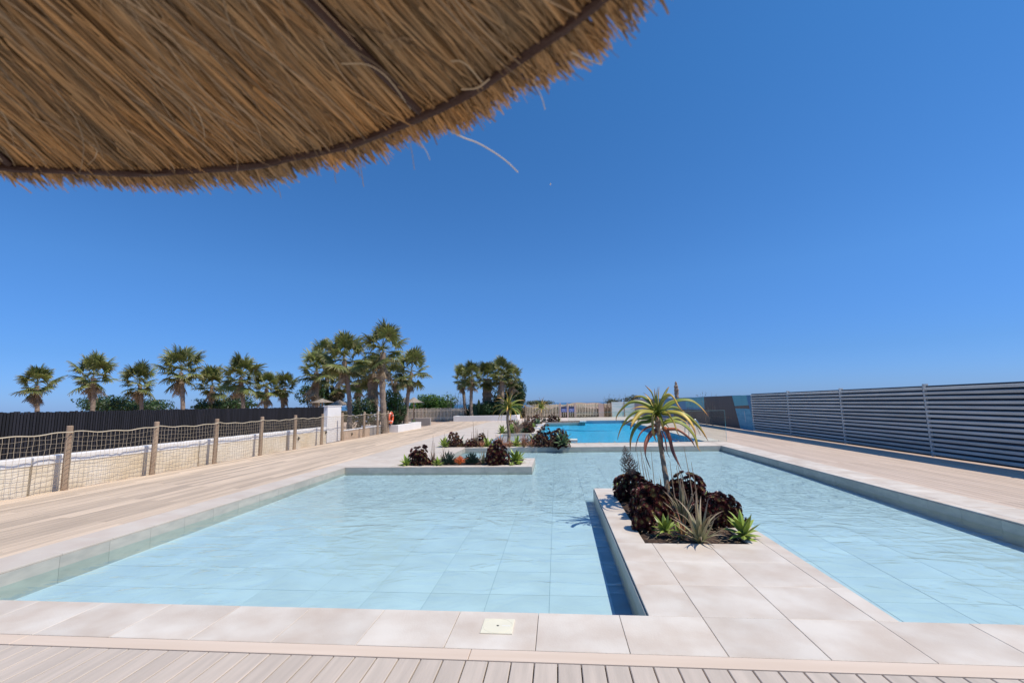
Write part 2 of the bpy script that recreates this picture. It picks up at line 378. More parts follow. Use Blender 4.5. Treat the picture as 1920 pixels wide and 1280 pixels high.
# left deck
ldk = block('left_deck', [(-10.05, -6.1, 3.2, 43.3)], -.12, -.04)
k = 0; x = -10.05+.07
bm4 = [MB().bevbox(-.0675, .0675, 0, L_-.006, -.026, -.002, .004).mesh('deck_board', T['deck']) for L_ in (4.0,)]
b_far = MB()
while x < -6.12:
    y = 3.2-(k*1.37 % 4.0)
    while y < 43.3:
        if y < 3.2:
            L_ = y+4-3.2
            if L_ > .1: ob('deck_board', MB().bevbox(-.0675, .0675, 0, L_-.006, -.026, -.002, .004).mesh('deck_board', T['deck']), ldk, (x, 3.2, 0))
        elif y+4 <= 43.3: ob('deck_board', bm4[0], ldk, (x, y, 0))
        else: ob('deck_board', MB().bevbox(-.0675, .0675, 0, 43.3-y-.006, -.026, -.002, .004).mesh('deck_board', T['deck']), ldk, (x, y, 0))
        y += 4
    x += .1425; k += 1
# right deck
rd = block('right_deck', [(6.35, 9.7, 3.2, 49.0)], -.12, -.04); k = 0; x = 6.35+.07
T['deckr'] = mat('right_deck_board', (.55, .43, .33), .65, col2=(.61, .49, .39), scale=1.5, var=.12, objvar=.08, stretch=(6, .6, 6))
bmr = MB().bevbox(-.0675, .0675, 0, 4.57-.006, -.026, -.002, .004).mesh('deck_board', T['deckr'])
while x < 9.66:
    for j in range(10): ob('deck_board', bmr, rd, (x, 3.22+j*4.578, 0))
    x += .1425

# ---------------- land of the plaza, peninsulas and island (blocks that stand in the basins)
plaza = [(-6.1, -5.58, 3.74, 12.2), (-6.1, -4.28, 12.2, 41.0), (-4.28, -3.4, 13.45, 17.35), (-4.28, -2.9, 19.3, 41.0), (-5.58, -4.28, 11.92, 12.2)]
pz = block('plaza', plaza, -1.6)
tiles(pz, plaza, T['plaza'], limit=300)
fp = block('far_plaza', [(-10.05, 9.7, 43.3, 50.0), (-2.9, 6.35, 41.0, 43.3), (-6.1, -2.9, 41.0, 43.3)], -.3)
T['plazafar'] = mat('far_plaza_tile', (.60, .50, .43), .7, col2=(.64, .55, .48), scale=1, var=.06)
b = MB()
for x0, x1, y0, y1 in [(-10.05, 9.7, 43.3, 50.0), (-2.9, 6.35, 41.0, 43.3), (-6.1, -2.9, 41.0, 43.3)]:
    xs = cuts(x0, x1, .6, PX); ys = cuts(y0, y1, .6, 3.74)
    for i in range(len(xs)-1):
        for j in range(len(ys)-1): b.bevbox(xs[i]+.003, xs[i+1]-.003, ys[j]+.003, ys[j+1]-.003, -.02, 0, .003)
stuff('tile_field', b.mesh('tile_field', T['plazafar']), fp)
p1c = [(-4.28, -.68, 11.92, 12.2), (-.98, -.68, 12.2, 13.45), (-4.28, -.68, 13.45, 13.7)]
p1 = block('planter_peninsula', p1c, -1.0); tiles(p1, p1c, T['tile'])
w2c = [(-4.47, 5.65, 17.0, 17.35), (.30, 5.65, 17.35, 18.75), (-4.28, .3, 19.02, 19.3)]
w2 = block('middle_ledge', w2c, -1.6); tiles(w2, w2c, T['tile'])
ec = [(5.65, 6.35, 3.74, 49.9-8.9)]
e_ = block('right_coping', ec, -1.6); tiles(e_, ec, T['tile'])
p3c = [(-2.9, -1.1, 24.7, 24.98), (-1.38, -1.1, 24.98, 29.0), (-1.38, -1.05, 29.0, 33.0), (-1.38, -.95, 33.0, 38.0), (-1.38, 2.2, 38.0, 38.28), (1.9, 2.2, 38.28, 41.0)]
p3 = block('stepped_planter_edge', p3c, -1.6); tiles(p3, p3c, T['tile'])
isc = [(.63, 2.37, 3.74, 5.54), (.63, .94, 5.54, 8.62), (2.06, 2.37, 5.54, 8.62), (.63, 2.37, 8.62, 8.9)]
isl = block('island_walkway', isc, -.7); tiles(isl, isc, T['tile'])
# small white raised blocks on the pool edge
for (x0, x1, y0, y1, lb) in ((.42, .78, 18.95, 19.5, 'small white raised block on the ledge beside the last agave'), (-1.5, -1.08, 28.6, 29.0, 'white cap block on the nearer stepped pool corner'),
                         (-1.5, -1.0, 32.6, 33.0, 'white cap block on the second stepped pool corner'), (1.8, 2.3, 37.7, 38.1, 'white cap block at the far corner of the last planter')):
    o = ob('edge_block', MB().bevbox(-(x1-x0)/2, (x1-x0)/2, -(y1-y0)/2, (y1-y0)/2, 0.001, .10, .008).mesh('edge_block', T['white']), loc=((x0+x1)/2, (y0+y1)/2, 0))
    tag(o, lb, 'block', 'white blocks on the pool edges')

# ---------------- pool side walls, tile by tile
_wm = {}
def wall_tiles(parent, a, b, zt, zb, m, nrm):
    """tiles on a vertical side from a to b (x,y), facing nrm"""
    L_ = math.hypot(b[0]-a[0], b[1]-a[1]); dx, dy = (b[0]-a[0])/L_, (b[1]-a[1])/L_; ang = math.atan2(dy, dx)
    nn = max(1, round(L_/.6)); st = L_/nn
    k = (round(st, 3), zb, m.name)
    if k not in _wm: _wm[k] = MB().box(-st/2+.0015, st/2-.0015, -.004, .006, zb, zt).mesh('wall_tile', m)
    for i in range(nn):
        ob('wall_tile', _wm[k], parent, (a[0]+dx*st*(i+.5)+nrm[0]*.006, a[1]+dy*st*(i+.5)+nrm[1]*.006, 0), (0, 0, ang))
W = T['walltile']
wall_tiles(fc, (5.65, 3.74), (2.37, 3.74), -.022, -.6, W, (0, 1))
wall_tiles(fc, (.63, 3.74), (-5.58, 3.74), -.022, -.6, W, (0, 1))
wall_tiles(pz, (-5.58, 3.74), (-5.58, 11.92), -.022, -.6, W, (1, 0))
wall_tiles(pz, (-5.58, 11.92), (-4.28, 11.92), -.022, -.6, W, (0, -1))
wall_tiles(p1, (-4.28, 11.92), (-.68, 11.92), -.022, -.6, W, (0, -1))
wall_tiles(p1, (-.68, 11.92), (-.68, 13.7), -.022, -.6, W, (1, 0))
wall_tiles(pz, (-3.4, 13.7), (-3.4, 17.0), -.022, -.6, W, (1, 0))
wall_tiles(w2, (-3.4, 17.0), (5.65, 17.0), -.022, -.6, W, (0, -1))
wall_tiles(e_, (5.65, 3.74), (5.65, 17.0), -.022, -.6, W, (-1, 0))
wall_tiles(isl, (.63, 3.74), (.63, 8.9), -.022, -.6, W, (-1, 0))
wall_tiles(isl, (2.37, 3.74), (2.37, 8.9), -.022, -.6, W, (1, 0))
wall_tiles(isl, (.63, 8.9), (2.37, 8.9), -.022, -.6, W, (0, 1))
T['bluewall'] = mat('blue_wall_tile', (.18, .36, .48), .5, var=.1, scale=4)
B_ = T['bluewall']
wall_tiles(pz, (-2.9, 19.3), (-2.9, 24.7), -.022, -1.5, B_, (1, 0))
T['wetledge'] = mat('wet_grey_ledge', (.33, .34, .33), .4, var=.12, scale=3)
lg = MB()
for i_ in range(4):
    for j_ in range(9): lg.bevbox(-2.895+i_*.6, -2.3+i_*.6, 19.31+j_*.6, min(24.69, 19.905+j_*.6), -1.5, -.13, .003)
struct('wet_ledge', lg.mesh('wet_ledge', T['wetledge']))
wall_tiles(p3, (-2.9, 24.7), (-1.1, 24.7), -.022, -1.5, W, (0, -1))
wall_tiles(p3, (-1.1, 24.7), (-1.1, 29.0), -.022, -1.5, W, (1, 0))
wall_tiles(p3, (-1.0, 29.0), (-1.0, 33.0), -.022, -1.5, W, (1, 0))
wall_tiles(p3, (-.95, 38.0), (2.2, 38.0), -.022, -1.5, W, (0, -1))
wall_tiles(p3, (2.2, 38.0), (2.2, 41.0), -.022, -1.5, W, (1, 0))
wall_tiles(fp, (2.2, 41.0), (5.65, 41.0), -.022, -1.5, B_, (0, -1))
wall_tiles(e_, (5.65, 18.75), (5.65, 41.0), -.022, -1.5, B_, (-1, 0))
wall_tiles(w2, (.3, 18.75), (5.65, 18.75), -.022, -1.5, B_, (0, 1))

# ---------------- pool floors (refraction built into the shape: apparent depth, shallower going away)
def fz(y): return -.33+.13*min(1, max(0, (y-3.7)/8.3))+.01*max(0, (y-12)/5)
pf = MB()
for (y0, y1) in ((3.7, 12.), (12., 17.05)):
    pf.add([(-5.62,y0,fz(y0)-.003),(5.69,y0,fz(y0)-.003),(5.69,y1,fz(y1)-.003),(-5.62,y1,fz(y1)-.003)], [(0,1,2,3)])
pfo = struct('pool_floor', pf.mesh('pool_floor', T['poolgrout']))
fx = -.13; cells = []
xs = cuts(-5.58, 5.65, .6, -.13); ys = cuts(3.74, 17.0, .6, 4.87)
for i in range(len(xs)-1):
    for j in range(len(ys)-1):
        X, Y = (xs[i]+xs[i+1])/2, (ys[j]+ys[j+1])/2
        if .63 < X < 2.37 and Y < 8.9 or -5.6 < X < -.68 and 12.0 < Y < 13.6 or X < -3.4 and Y > 12: continue
        cells.append((math.hypot(X, Y), xs[i], xs[i+1], ys[j], ys[j+1]))
cells.sort(); ft = T['floortile']; far = MB()
for q, (dd, x0, x1, y0, y1) in enumerate(cells):
    ym = (y0+y1)/2
    if q < 300:
        o = ob('floor_tile', tile_mesh(x1-x0-.005, y1-y0-.005, ft, .01, .001), pfo, ((x0+x1)/2, ym, fz(ym)+random.uniform(-.0004, .0004)))
        o.rotation_euler = (math.atan((fz(y1)-fz(y0))/(y1-y0)), 0, 0)
    else:
        a, c = fz(y0), fz(y1); far.add([(x0+.003,y0+.003,a),(x1-.003,y0+.003,a),(x1-.003,y1-.003,c),(x0+.003,y1-.003,c)], [(0,1,2,3)])
stuff('floor_tile_field', far.mesh('floor_tile_field', ft), pfo)
T['bluefloor'] = mat('blue_pool_lining', (.42, .72, .84), .6, col2=(.48, .78, .88), scale=.6, var=.05)
pb = MB().box(-2.9, 5.66, 18.7, 41.02, -1.6, -.32)
# a broad submerged step with a curved nose at the far end
vs = [(1.2, 31, 0)]; n = 20
arc = [(3.0+2.6*math.cos(PI+PI*k/n), 33.5-2.4*math.sin(PI*k/n)*1.0) for k in range(n+1)]
poly = [(x_, y_) for x_, y_ in arc]+[(5.6, 41.0), (.4, 41.0)]
pb.add([(x_, y_, -.33) for x_, y_ in poly]+[(x_, y_, -.27) for x_, y_ in poly], [tuple(range(len(poly), 2*len(poly)))]+[(i, (i+1) % len(poly), (i+1) % len(poly)+len(poly), i+len(poly)) for i in range(len(poly))])
struct('deep_pool_floor', pb.mesh('deep_pool_floor', T['bluefloor']))

# ---------------- water
wa = MB().add([(-5.60,3.72,WL),(5.67,3.72,WL),(5.67,17.02,WL),(-5.60,17.02,WL)], [(0,1,2,3)])
struct('pool_water', wa.mesh('pool_water', T['water']))
wb = MB().add([(-2.92,18.7,WL),(5.67,18.7,WL),(5.67,41.01,WL),(-2.92,41.01,WL)], [(0,1,2,3)])
struct('deep_pool_water', wb.mesh('deep_pool_water', T['waterdeep']))

# ---------------- planting soil
def soil(name, x0, x1, y0, y1, amp=.03, step=.09, z=-.03):
    nx = max(3, int((x1-x0)/step)); ny = max(3, int((y1-y0)/step)); vs = []
    for j in range(ny+1):
        for i in range(nx+1):
            X = x0+(x1-x0)*i/nx; Y = y0+(y1-y0)*j/ny; e = min(1, i, j, nx-i, ny-j)
            vs.append((X, Y, z+(amp*1.2*noise.noise((X*4, Y*4, 1))+amp*.7*noise.noise((X*15, Y*15, 2))+.01)*e))
    b = MB().add(vs, [(j*(nx+1)+i, j*(nx+1)+i+1, (j+1)*(nx+1)+i+1, (j+1)*(nx+1)+i) for j in range(ny) for i in range(nx)])
    return struct(name, b.mesh(name, T['soil'], True))
soil('island_soil', .94, 2.06, 5.54, 8.62, .05, .05)
soil('first_planter_soil', -4.28, -.98, 12.2, 13.45)
soil('second_planter_soil', -4.47, .30, 17.35, 19.02)
soil('third_planter_soil', -2.9, -1.38, 24.98, 41.0, .06, .2)
soil('far_planter_soil', -1.38, 1.9, 38.28, 41.0, .04, .2)

# ================================================================== WALLS AND FENCES, LEFT SIDE
gw = thing('garden_wall', 'long low cream rendered wall behind the rope net fence', 'wall', (-10.45, 3, 0))
def wallseg(y0, y1, h, m, x0=-10.55, x1=-10.28, band=True):
    o = ob('wall_panel', rel(MB().bevbox(x0, x1, y0, y1, -.05, h, .01), (-10.45, 3, 0)).mesh('wall_panel', m), gw)
    if band: ob('coping_band', rel(MB().bevbox(x0-.012, x1+.012, y0-.003, y1+.003, h-.15, h+.006, .008), (-10.45, 3, 0)).mesh('coping_band', T['white']), gw)
PY0, PY1 = atX(612.5, 800, -10.3).y, atX(638, 800, -10.3).y
for y0, y1 in ((2.0, 8.3), (8.35, 12.6), (12.65, 16.95), (17.08, PY0-.06)): wallseg(y0, y1, .68, T['cream'])
tw = thing('planter_wall', 'low tan rendered wall behind the net fence towards the palms', 'wall', (-10.45, 20.8, 0))
for y0, y1, m in ((PY1+.06, 24.9, T['tan']), (24.93, 27.2, T['grey'])):
    ob('wall_panel', rel(MB().bevbox(-10.55, -10.28, y0, y1, -.05, .41, .01), (-10.45, 20.8, 0)).mesh('wall_panel', m), tw)
    ob('coping_band', rel(MB().bevbox(-10.57, -10.26, y0-.002, y1-.002, .405, .435, .006), (-10.45, 20.8, 0)).mesh('coping_band', T['white']), tw)
for i, (y, z) in enumerate(((17.75, .36), (19.95, .47), (22.6, .22))):
    o = ob('wall_lamp', MB().tube([(0, 0, -.05), (.02, 0, -.05), (.05, 0, .0), (.03, 0, .06)], [.02, .035, .045, .02], 8).mesh('wall_lamp', T['black']), loc=(-10.28, y, z))
    tag(o, ('small dark fitting on the cream wall left of the white pillar', 'small dark fitting low on the white pillar', 'small dark fitting on the tan wall before the lifebuoy')[i], 'light', 'small fittings on the garden wall')
py0, py1 = atX(612.5, 800, -10.3).y, atX(638, 800, -10.3).y; pyc = (py0+py1)/2; phw = (py1-py0)/2
pl = thing('pillar', 'tall white square pillar rising from the cream wall behind the net', 'pillar', (-10.37, pyc, 0))
ob('shaft', MB().bevbox(-.09, .09, -phw, phw, -.02, 1.60, .008).mesh('shaft', T['white']), pl)
ob('cap', MB().bevbox(-.12, .115, -phw-.04, phw+.04, 1.603, 1.635, .006).mesh('cap', T['white']), pl)
# white planter with a palm
wp = thing('planter', 'white rendered planter box with a leaning palm past the lifebuoy', 'planter', (-10.6, 29.6, 0))
for (x0, x1, y0, y1) in ((-9.74, -9.5, 27.25, 32.0), (-11.8, -9.745, 27.25, 27.45), (-11.8, -9.745, 31.8, 32.0)):
    ob('wall_panel', rel(MB().bevbox(x0, x1, y0, y1, -.02, .42, .012), (-10.6, 29.6, 0)).mesh('wall_panel', T['white']), wp)
ob('soil', rel(MB().box(-11.8, -9.75, 27.46, 31.79, .2, .36), (-10.6, 29.6, 0)).mesh('soil', T['soil']), wp)

# dark screen fence behind
ds = thing('screen_fence', 'black reed screen fence behind the cream wall', 'fence', (-13.6, 8, 0))
def screen(x, y0, y1, zt):
    b = MB(); y = y0
    while y < y1:
        b.box(x+random.uniform(-.01, .01), x+.03, y, y+.055, 0, zt+random.uniform(-.02, .02)); y += .075
    b.box(x-.05, x-.02, y0, y1, .0, zt-.05)
    return b
for y0, y1 in ((3, 9), (9.04, 15), (15.04, 21), (21.04, 26.5)):
    o = stuff('reed_panel', rel(screen(-13.6, y0, y1, 1.58), (-13.6, 8, 0)).mesh('reed_panel', T['darkreed']), ds)

# rope net fence
nf = thing('net_fence', 'rope net fence on round wooden posts along the deck', 'fence', (-10, 3, 0))
posts = [4.6, 6.7, 8.75, 10.8, 12.9, 15.0, 17.05, 19.1, 21.04, 23.44, 25.3, 26.9]
T['postwood'] = T['wood']
pm = [MB().tube([(0, 0, -.05), (.004, 0, .5), (-.004, .003, 1.0), (0, 0, 1.27), (0, 0, 1.285)], [.062, .06, .058, .057, .045], 12, jit=.04).mesh('post', T['wood']) for _ in range(3)]
for y in posts: ob('post', random.choice(pm), nf, (0, y-3, 0), (random.uniform(-.02, .02), random.uniform(-.02, .02), random.uniform(0, 6)))
for i in range(len(posts)-1):
    y0, y1 = posts[i], posts[i+1]; b = MB(); n = max(8, int((y1-y0)/.1)); nz_ = 11
    sag = lambda t: .045*math.sin(PI*t)
    zt, zb = 1.17, .06
    jx = [[random.uniform(-.01, .01) for _ in range(n+1)] for _ in range(nz_+1)]
    P = [[(.07+jx[k][j], y0-3+(y1-y0)*(j/n)+random.uniform(-.007, .007), zb+(zt-sag(j/n)-zb)*k/nz_+.012*math.sin(k*2.1+j*.9+i)) for j in range(n+1)] for k in range(nz_+1)]
    for k in range(nz_): b.tube(P[k], .0035, 3, False)
    for j in range(n+1): b.tube([P[k][j] for k in range(nz_+1)], .0035, 3, False)
    ob('net', b.mesh('net', T['netrope']), nf)
    ob('top_rope', MB().tube(P[nz_], .011, 5).mesh('top_rope', T['rope']), nf)
# lifebuoy
lb = thing('lifebuoy', 'orange lifebuoy with white bands hanging on the end post of the net fence', 'lifebuoy', (-9.86, 27.0, .86))
bt = MB(); 
def torus(Rm, r, n=32, m=10, a0=0, a1=2*PI):
    pts = [(0, Rm*math.cos(a0+(a1-a0)*k/n), Rm*math.sin(a0+(a1-a0)*k/n)) for k in range(n+1)]
    return MB().tube(pts, r, m)
ob('ring', torus(.29, .065).mesh('ring', T['red'], True), lb)
for k in range(4): ob('band', torus(.29, .068, 4, 10, k*PI/2+.5, k*PI/2+.66).mesh('band', T['whitep'], True), lb)
ob('grab_line', MB().tube([(.02, .385*math.cos(a/24*2*PI)*(1+.05*math.cos(a*PI/3)), .385*math.sin(a/24*2*PI)*(1+.05*math.cos(a*PI/3))) for a in range(25)], .007, 4).mesh('grab_line', T['rope']), lb)
sp = thing('white_post', 'slim white pole standing just before the lifebuoy', 'post', (-10.2, 25.9, 0))
ob('pole', MB().tube([(0, 0, 0), (0, 0, .7)], .03, 8).mesh('pole', T['wood']), sp)
ob('upper_pole', MB().tube([(0, 0, .7), (0, 0, 1.55)], .035, 8).mesh('upper_pole', T['whitep']), sp)

fw = thing('planter_wall', 'long low white rendered wall in front of the far palm clump', 'wall', (-6.7, 43.6, 0))
for x0, x1, y0, y1 in ((-9.75, -3.75, 43.35, 43.65), (-4.05, -3.75, 43.655, 47.0), (-9.75, -9.45, 43.655, 45.0)):
    ob('wall_panel', rel(MB().bevbox(x0, x1, y0, y1, -.02, .50, .015), (-6.7, 43.6, 0)).mesh('wall_panel', T['white']), fw)
ob('soil', rel(MB().box(-9.44, -4.06, 43.66, 46.9, .1, .42), (-6.7, 43.6, 0)).mesh('soil', T['soil']), fw)
gp = at(782, 789, 35.5)
tag(ob('garden_wall_block', MB().bevbox(-.75, .8, -.15, .15, -.07, .55, .01).mesh('garden_wall_block', T['grey']), loc=(gp.x, 36.5, 0)), 'grey low wall standing behind the white planter box, under the thatched parasol', 'wall')
# ---------------- picket fences and gates far away
pkm = MB().bevbox(-.035, .035, -.012, .012, .08, 1.12, .006).mesh('picket', T['picket'])
pk2 = MB().bevbox(-.035, .035, -.012, .012, .05, 1.02, .006).mesh('picket', T['picket'])
def picket_fence(label, a, b, step, hs=1., group=None, every=2.2, postm='wood', base=None):
    L_ = math.hypot(b[0]-a[0], b[1]-a[1]); ang = math.atan2(b[1]-a[1], b[0]-a[0])
    r = thing('picket_fence', label, 'fence', (*a, 0), ang, group)
    n = int(L_/step)
    for i in range(n):
        ob('picket', pkm, r, (i*step+step/2, -.03, 0), (0, random.uniform(-.012, .012), 0), (1, 1, hs*random.uniform(.98, 1.03)))
    for z in (.25, .88): ob('rail', MB().box(0, L_, -.015, .02, z*hs, z*hs+.07).mesh('rail', T['picket']), r)
    k = 0.
    while k <= L_+.01:
        ob('post', MB().box(-.05, .05, .022, .12, 0, 1.15*hs).mesh('post', T[postm]), r, (k, 0, 0)); k += every
    if base: ob('base_wall', MB().bevbox(0, L_, .13, .3, 0, base, .01).mesh('base_wall', T['grey']), r)
    return r
A = at(760, 788, 46); B = at(870, 790, 45)
picket_fence('pale picket fence between the leaning palm and the palm pair', (A.x-.5, 46.2), (-9.0, 45.2), .15, 1.12, base=.38)
picket_fence('pale picket fence left of the blue gate signs behind the small aloe tree', (-3.4, 50.2), (.35, 50.2), .165, 1.28)
picket_fence('pale picket fence right of the blue gate signs at the pool end', (1.95, 50.2), (4.35, 50.2), .165, 1.26)
gt = thing('picket_gate', 'double picket gate with two blue notice boards', 'gate', (1.15, 50.2, 0))
for x in (-.82, -.02, .78): ob('gate_post', MB().bevbox(-.09, .09, -.09, .09, 0, 1.52, .01).mesh('gate_post', T['pinkpost']), gt, (x, 0, 0))
for k in range(8):
    ob('picket', pkm, gt, (-.66+k*.19, .0, 0), sc=(1, 1, 1.22))
for x in (-.41, .39):
    s_ = ob('notice_board', MB().bevbox(-.29, .29, -.02, .02, -.28, .28, .004).mesh('notice_board', T['bluesign']), gt, (x, -.06, .86))
    ob('header', MB().box(-.27, .27, -.027, -.0215, .12, .25).mesh('header', T['black']), s_)
    for q in range(4): ob('text_line', MB().box(-.2, .05+.04*q, -.026, -.0215, .03-q*.07, .045-q*.07).mesh('text_line', T['whitep']), s_)
pp = tag(ob('gate_pillar', MB().bevbox(-.27, .27, -.15, .15, 0, 1.42, .01).mesh('gate_pillar', T['pinkpost']), loc=(4.65, 50.1, 0)), 'pinkish square pillar ending the picket fence beside the lattice', 'pillar')
ltx = 4.98; ltw = at(1146, 780, 50.2).x-ltx
lt = thing('lattice_screen', 'woven lattice screen with a rail along the top behind the pool', 'fence', (ltx, 50.2, 0))
b = MB()
for k in range(int(ltw/.1)+1):
    x = k*.1
    b.tube([(x, 0, .05), (x, 0, 1.28)], .012, 4)
for k in range(13): b.tube([(0, -.015, .1+k*.1), (ltw, -.015, .1+k*.1)], .012, 4)
ob('lattice', b.mesh('lattice', T['wood']), lt)
ob('rail', MB().tube([(0, 0, 1.38), (ltw, 0, 1.38)], .025, 6).mesh('rail', T['picket']), lt)
for k in range(3): ob('post', MB().box(-.04, .04, -.04, .04, 0, 1.42).mesh('post', T['wood']), lt, (k*ltw/2, 0, 0))
# painted wave boards
T['wave'] = mat('wave_painting', (.75, .80, .74), .6, col2=(.32, .62, .62), scale=1.1, stretch=(.6, 1, 3.5), var=.1)
wv = thing('painted_hoarding', 'hoarding of pale boards painted with white and teal waves', 'fence', (at(1147, 780, 49.6).x+.1, 49.6, 0))
for k in range(2): ob('board', MB().bevbox(0, 1.3, 0, .03, 0, 1.55, .004).mesh('board', T['wave']), wv, (k*1.33-.1, 0, 0))
for k in range(3): ob('post', MB().box(-.04, .04, -.045, -.002, 0, 1.5).mesh('post', T['wood']), wv, (k*1.33-.1, 0, 0))

# ---------------- mural wall on the right (z, Y on the plane X = 9.8)
mw = thing('mural_wall', 'long boarded wall painted with a sea view and a dark building', 'wall', (9.8, 10, 0))
T['m_blue'] = mat('paint_blue', (.06, .20, .36), .55, col2=(.10, .29, .43), scale=1.5, stretch=(1, 4, .5), var=.15)
T['m_teal'] = mat('paint_teal', (.09, .36, .42), .55, col2=(.13, .43, .48), scale=1.5, stretch=(1, 4, .5), var=.12)
T['m_brown'] = mat('paint_brown', (.060, .044, .040), .55, col2=(.085, .06, .05), scale=2, stretch=(1, 5, .4), var=.25)
T['m_water'] = mat('paint_water', (.06, .30, .43), .55, col2=(.13, .40, .52), scale=3, stretch=(1, .8, 3), var=.2)
T['m_lilac'] = mat('paint_lilac', (.22, .21, .25), .7, col2=(.27, .25, .29), scale=2, stretch=(1, 1, 8), var=.1)
T['m_rust'] = mat('paint_rust', (.20, .09, .05), .6, col2=(.10, .12, .10), scale=5, var=.3)
T['m_white'] = mat('paint_white', (.50, .53, .52), .6, var=.25, scale=2, objvar=.15)
T['m_navy'] = mat('paint_navy', (.02, .035, .06), .6, var=.2, scale=5)
def ywall(px): return atX(px, 760, 9.8).y
H_ = 1.8
yy = 22.0; k = 0
# boards (each 1.25 m wide, standing side by side)
y = 24.7
bw = 1.25
bm = {}
while y < 48.6:
    m = T['m_lilac'] if y > 46 else T['m_blue']
    if m.name not in bm: bm[m.name] = MB().bevbox(0, .06, .004, bw-.004, 0, H_, .003).mesh('board', m)
    ob('board', bm[m.name], mw, (0, y-10, random.uniform(-.012, .012))); y += bw
def paint(name, poly, m, off):
    """flat painted shape on the wall: poly in (photo x, height)"""
    n = len(poly); vs = [(-off, ywall(px)-10, z) for px, z in poly]+[(.0, ywall(px)-10, z) for px, z in poly]
    b = MB().add(vs, [tuple(range(n))]+[(i, i+n, (i+1) % n+n, (i+1) % n) for i in range(n)])
    return ob(name, b.mesh(name, m), mw)
paint('painted_sky', [(1286, H_-.05), (1325, H_-.05), (1325, 1.05), (1286, 1.05)], T['m_teal'], .003)
paint('painted_shore', [(1262, .85), (1325, .95), (1325, .02), (1262, .02)], T['m_brown'], .004)
paint('painted_sky', [(1373, H_-.012), (1401, H_-.012), (1404, 1.1), (1376, 1.1)], T['m_teal'], .003)
paint('painted_coast', [(1377, 1.22), (1404, 1.28), (1405, 1.1), (1376, 1.1)], T['m_rust'], .006)
paint('painted_building', [(1321, H_-.012), (1374, H_-.012), (1385, .02), (1321, .02)], T['m_brown'], .0085)
paint('painted_sea', [(1377, 1.095), (1405, 1.095), (1413, .02), (1385.2, .02)], T['m_water'], .004)
for q in range(9): paint('painted_dash', [(1334+q*4.2, .60), (1336.6+q*4.2, .60), (1336.6+q*4.2, .53-.02*(q % 3)), (1334+q*4.2, .53)], T['m_rust'], .011)
paint('painted_mast', [(1394.3, .98), (1395, .98), (1396.6, .4), (1395.8, .4)], T['m_white'], .007)
for q in range(3): paint('painted_column', [(1331+q*4.2, 1.45-.1*q), (1333+q*4.2, 1.45-.1*q), (1333+q*4.2, .95), (1331+q*4.2, .95)], T['m_rust'], .011)
# louvred part nearer the camera
lv = thing('louvre_fence', 'white slatted louvre fence with dark gaps at the near end of the mural wall', 'fence', (9.8, 10, 0))
ob('backing', MB().box(.05, .08, -4, 14.65, 0, 1.85).mesh('backing', T['m_navy']), lv)
sl = MB().bevbox(-.02, .02, 0, 3.70, 0, .065, .006).mesh('slat', T['m_white'])
for s0 in range(5):
    for q in range(15): ob('slat', sl, lv, (random.uniform(-.004, .004), -4+s0*3.72, .06+q*.12+random.uniform(-.004, .004)), (random.uniform(-.002, .002), R(-14+random.uniform(-5, 5)), 0))
    ob('post', MB().box(-.01, .1, -.03, .03, 0, 1.9).mesh('post', T['m_white']), lv, (0.0, -4.02+s0*3.72, 0))
# lilac plank wall closing the far right corner
pw = thing('plank_wall', 'grey lilac horizontal plank wall in the far right corner', 'wall', (8.9, 48.9, 0))
for q in range(9): ob('plank', MB().bevbox(-.95, .85, -.02, .02, 0, .195, .005).mesh('plank', T['m_lilac']), pw, (0, 0, .02+q*.2))

# ---------------- glass windbreak on the ledge
gl = thing('glass_fence', 'frameless clear glass fence along the edge of the deep pool', 'fence', (0, 18.6, 0))
gx = [.42, 1.9, 3.4, 4.9, 6.4]
for i in range(4):
    o = ob('glass_pane', MB().box(gx[i]+.008, gx[i+1]-.008, -.006, .006, .012, 1.17).mesh('glass_pane', T['glass']), gl)
    for q in (.2, .8): ob('clamp', MB().bevbox(-.02, .02, -.016, .016, 0, .05, .003).mesh('clamp', T['steel']), gl, (gx[i]+(gx[i+1]-gx[i])*q, 0, .001))
    ob('edge_strip', MB().box(gx[i]+.008, gx[i+1]-.008, -.008, .008, 1.171, 1.178).mesh('edge_strip', mat('glass_edge', (.30, .48, .44), .2)), gl)
ob('edge_strip', MB().box(6.393, 6.399, -.008, .008, .012, 1.178).mesh('edge_strip', T['m_teal']), gl)
# ledge step under the glass
# pool ladder hand rails
ldr = thing('pool_ladder', 'polished steel pool ladder with two curved hand rails', 'ladder', (5.75, 20.9, 0))
for dy in (0, .62):
    P = catmull([(-.12, dy, -.9), (-.12, dy, -.1), (-.08, dy, .45), (.05, dy, .70), (.22, dy, .72), (.36, dy, .50), (.55, dy, .03)], 5)
    ob('hand_rail', MB().tube(P, .021, 8).mesh('hand_rail', T['steel'], True), ldr)
for z in (-.25, -.5, -.75): ob('rung', MB().bevbox(-.16, -.08, .02, .6, z, z+.03, .005).mesh('rung', T['steel']), ldr)

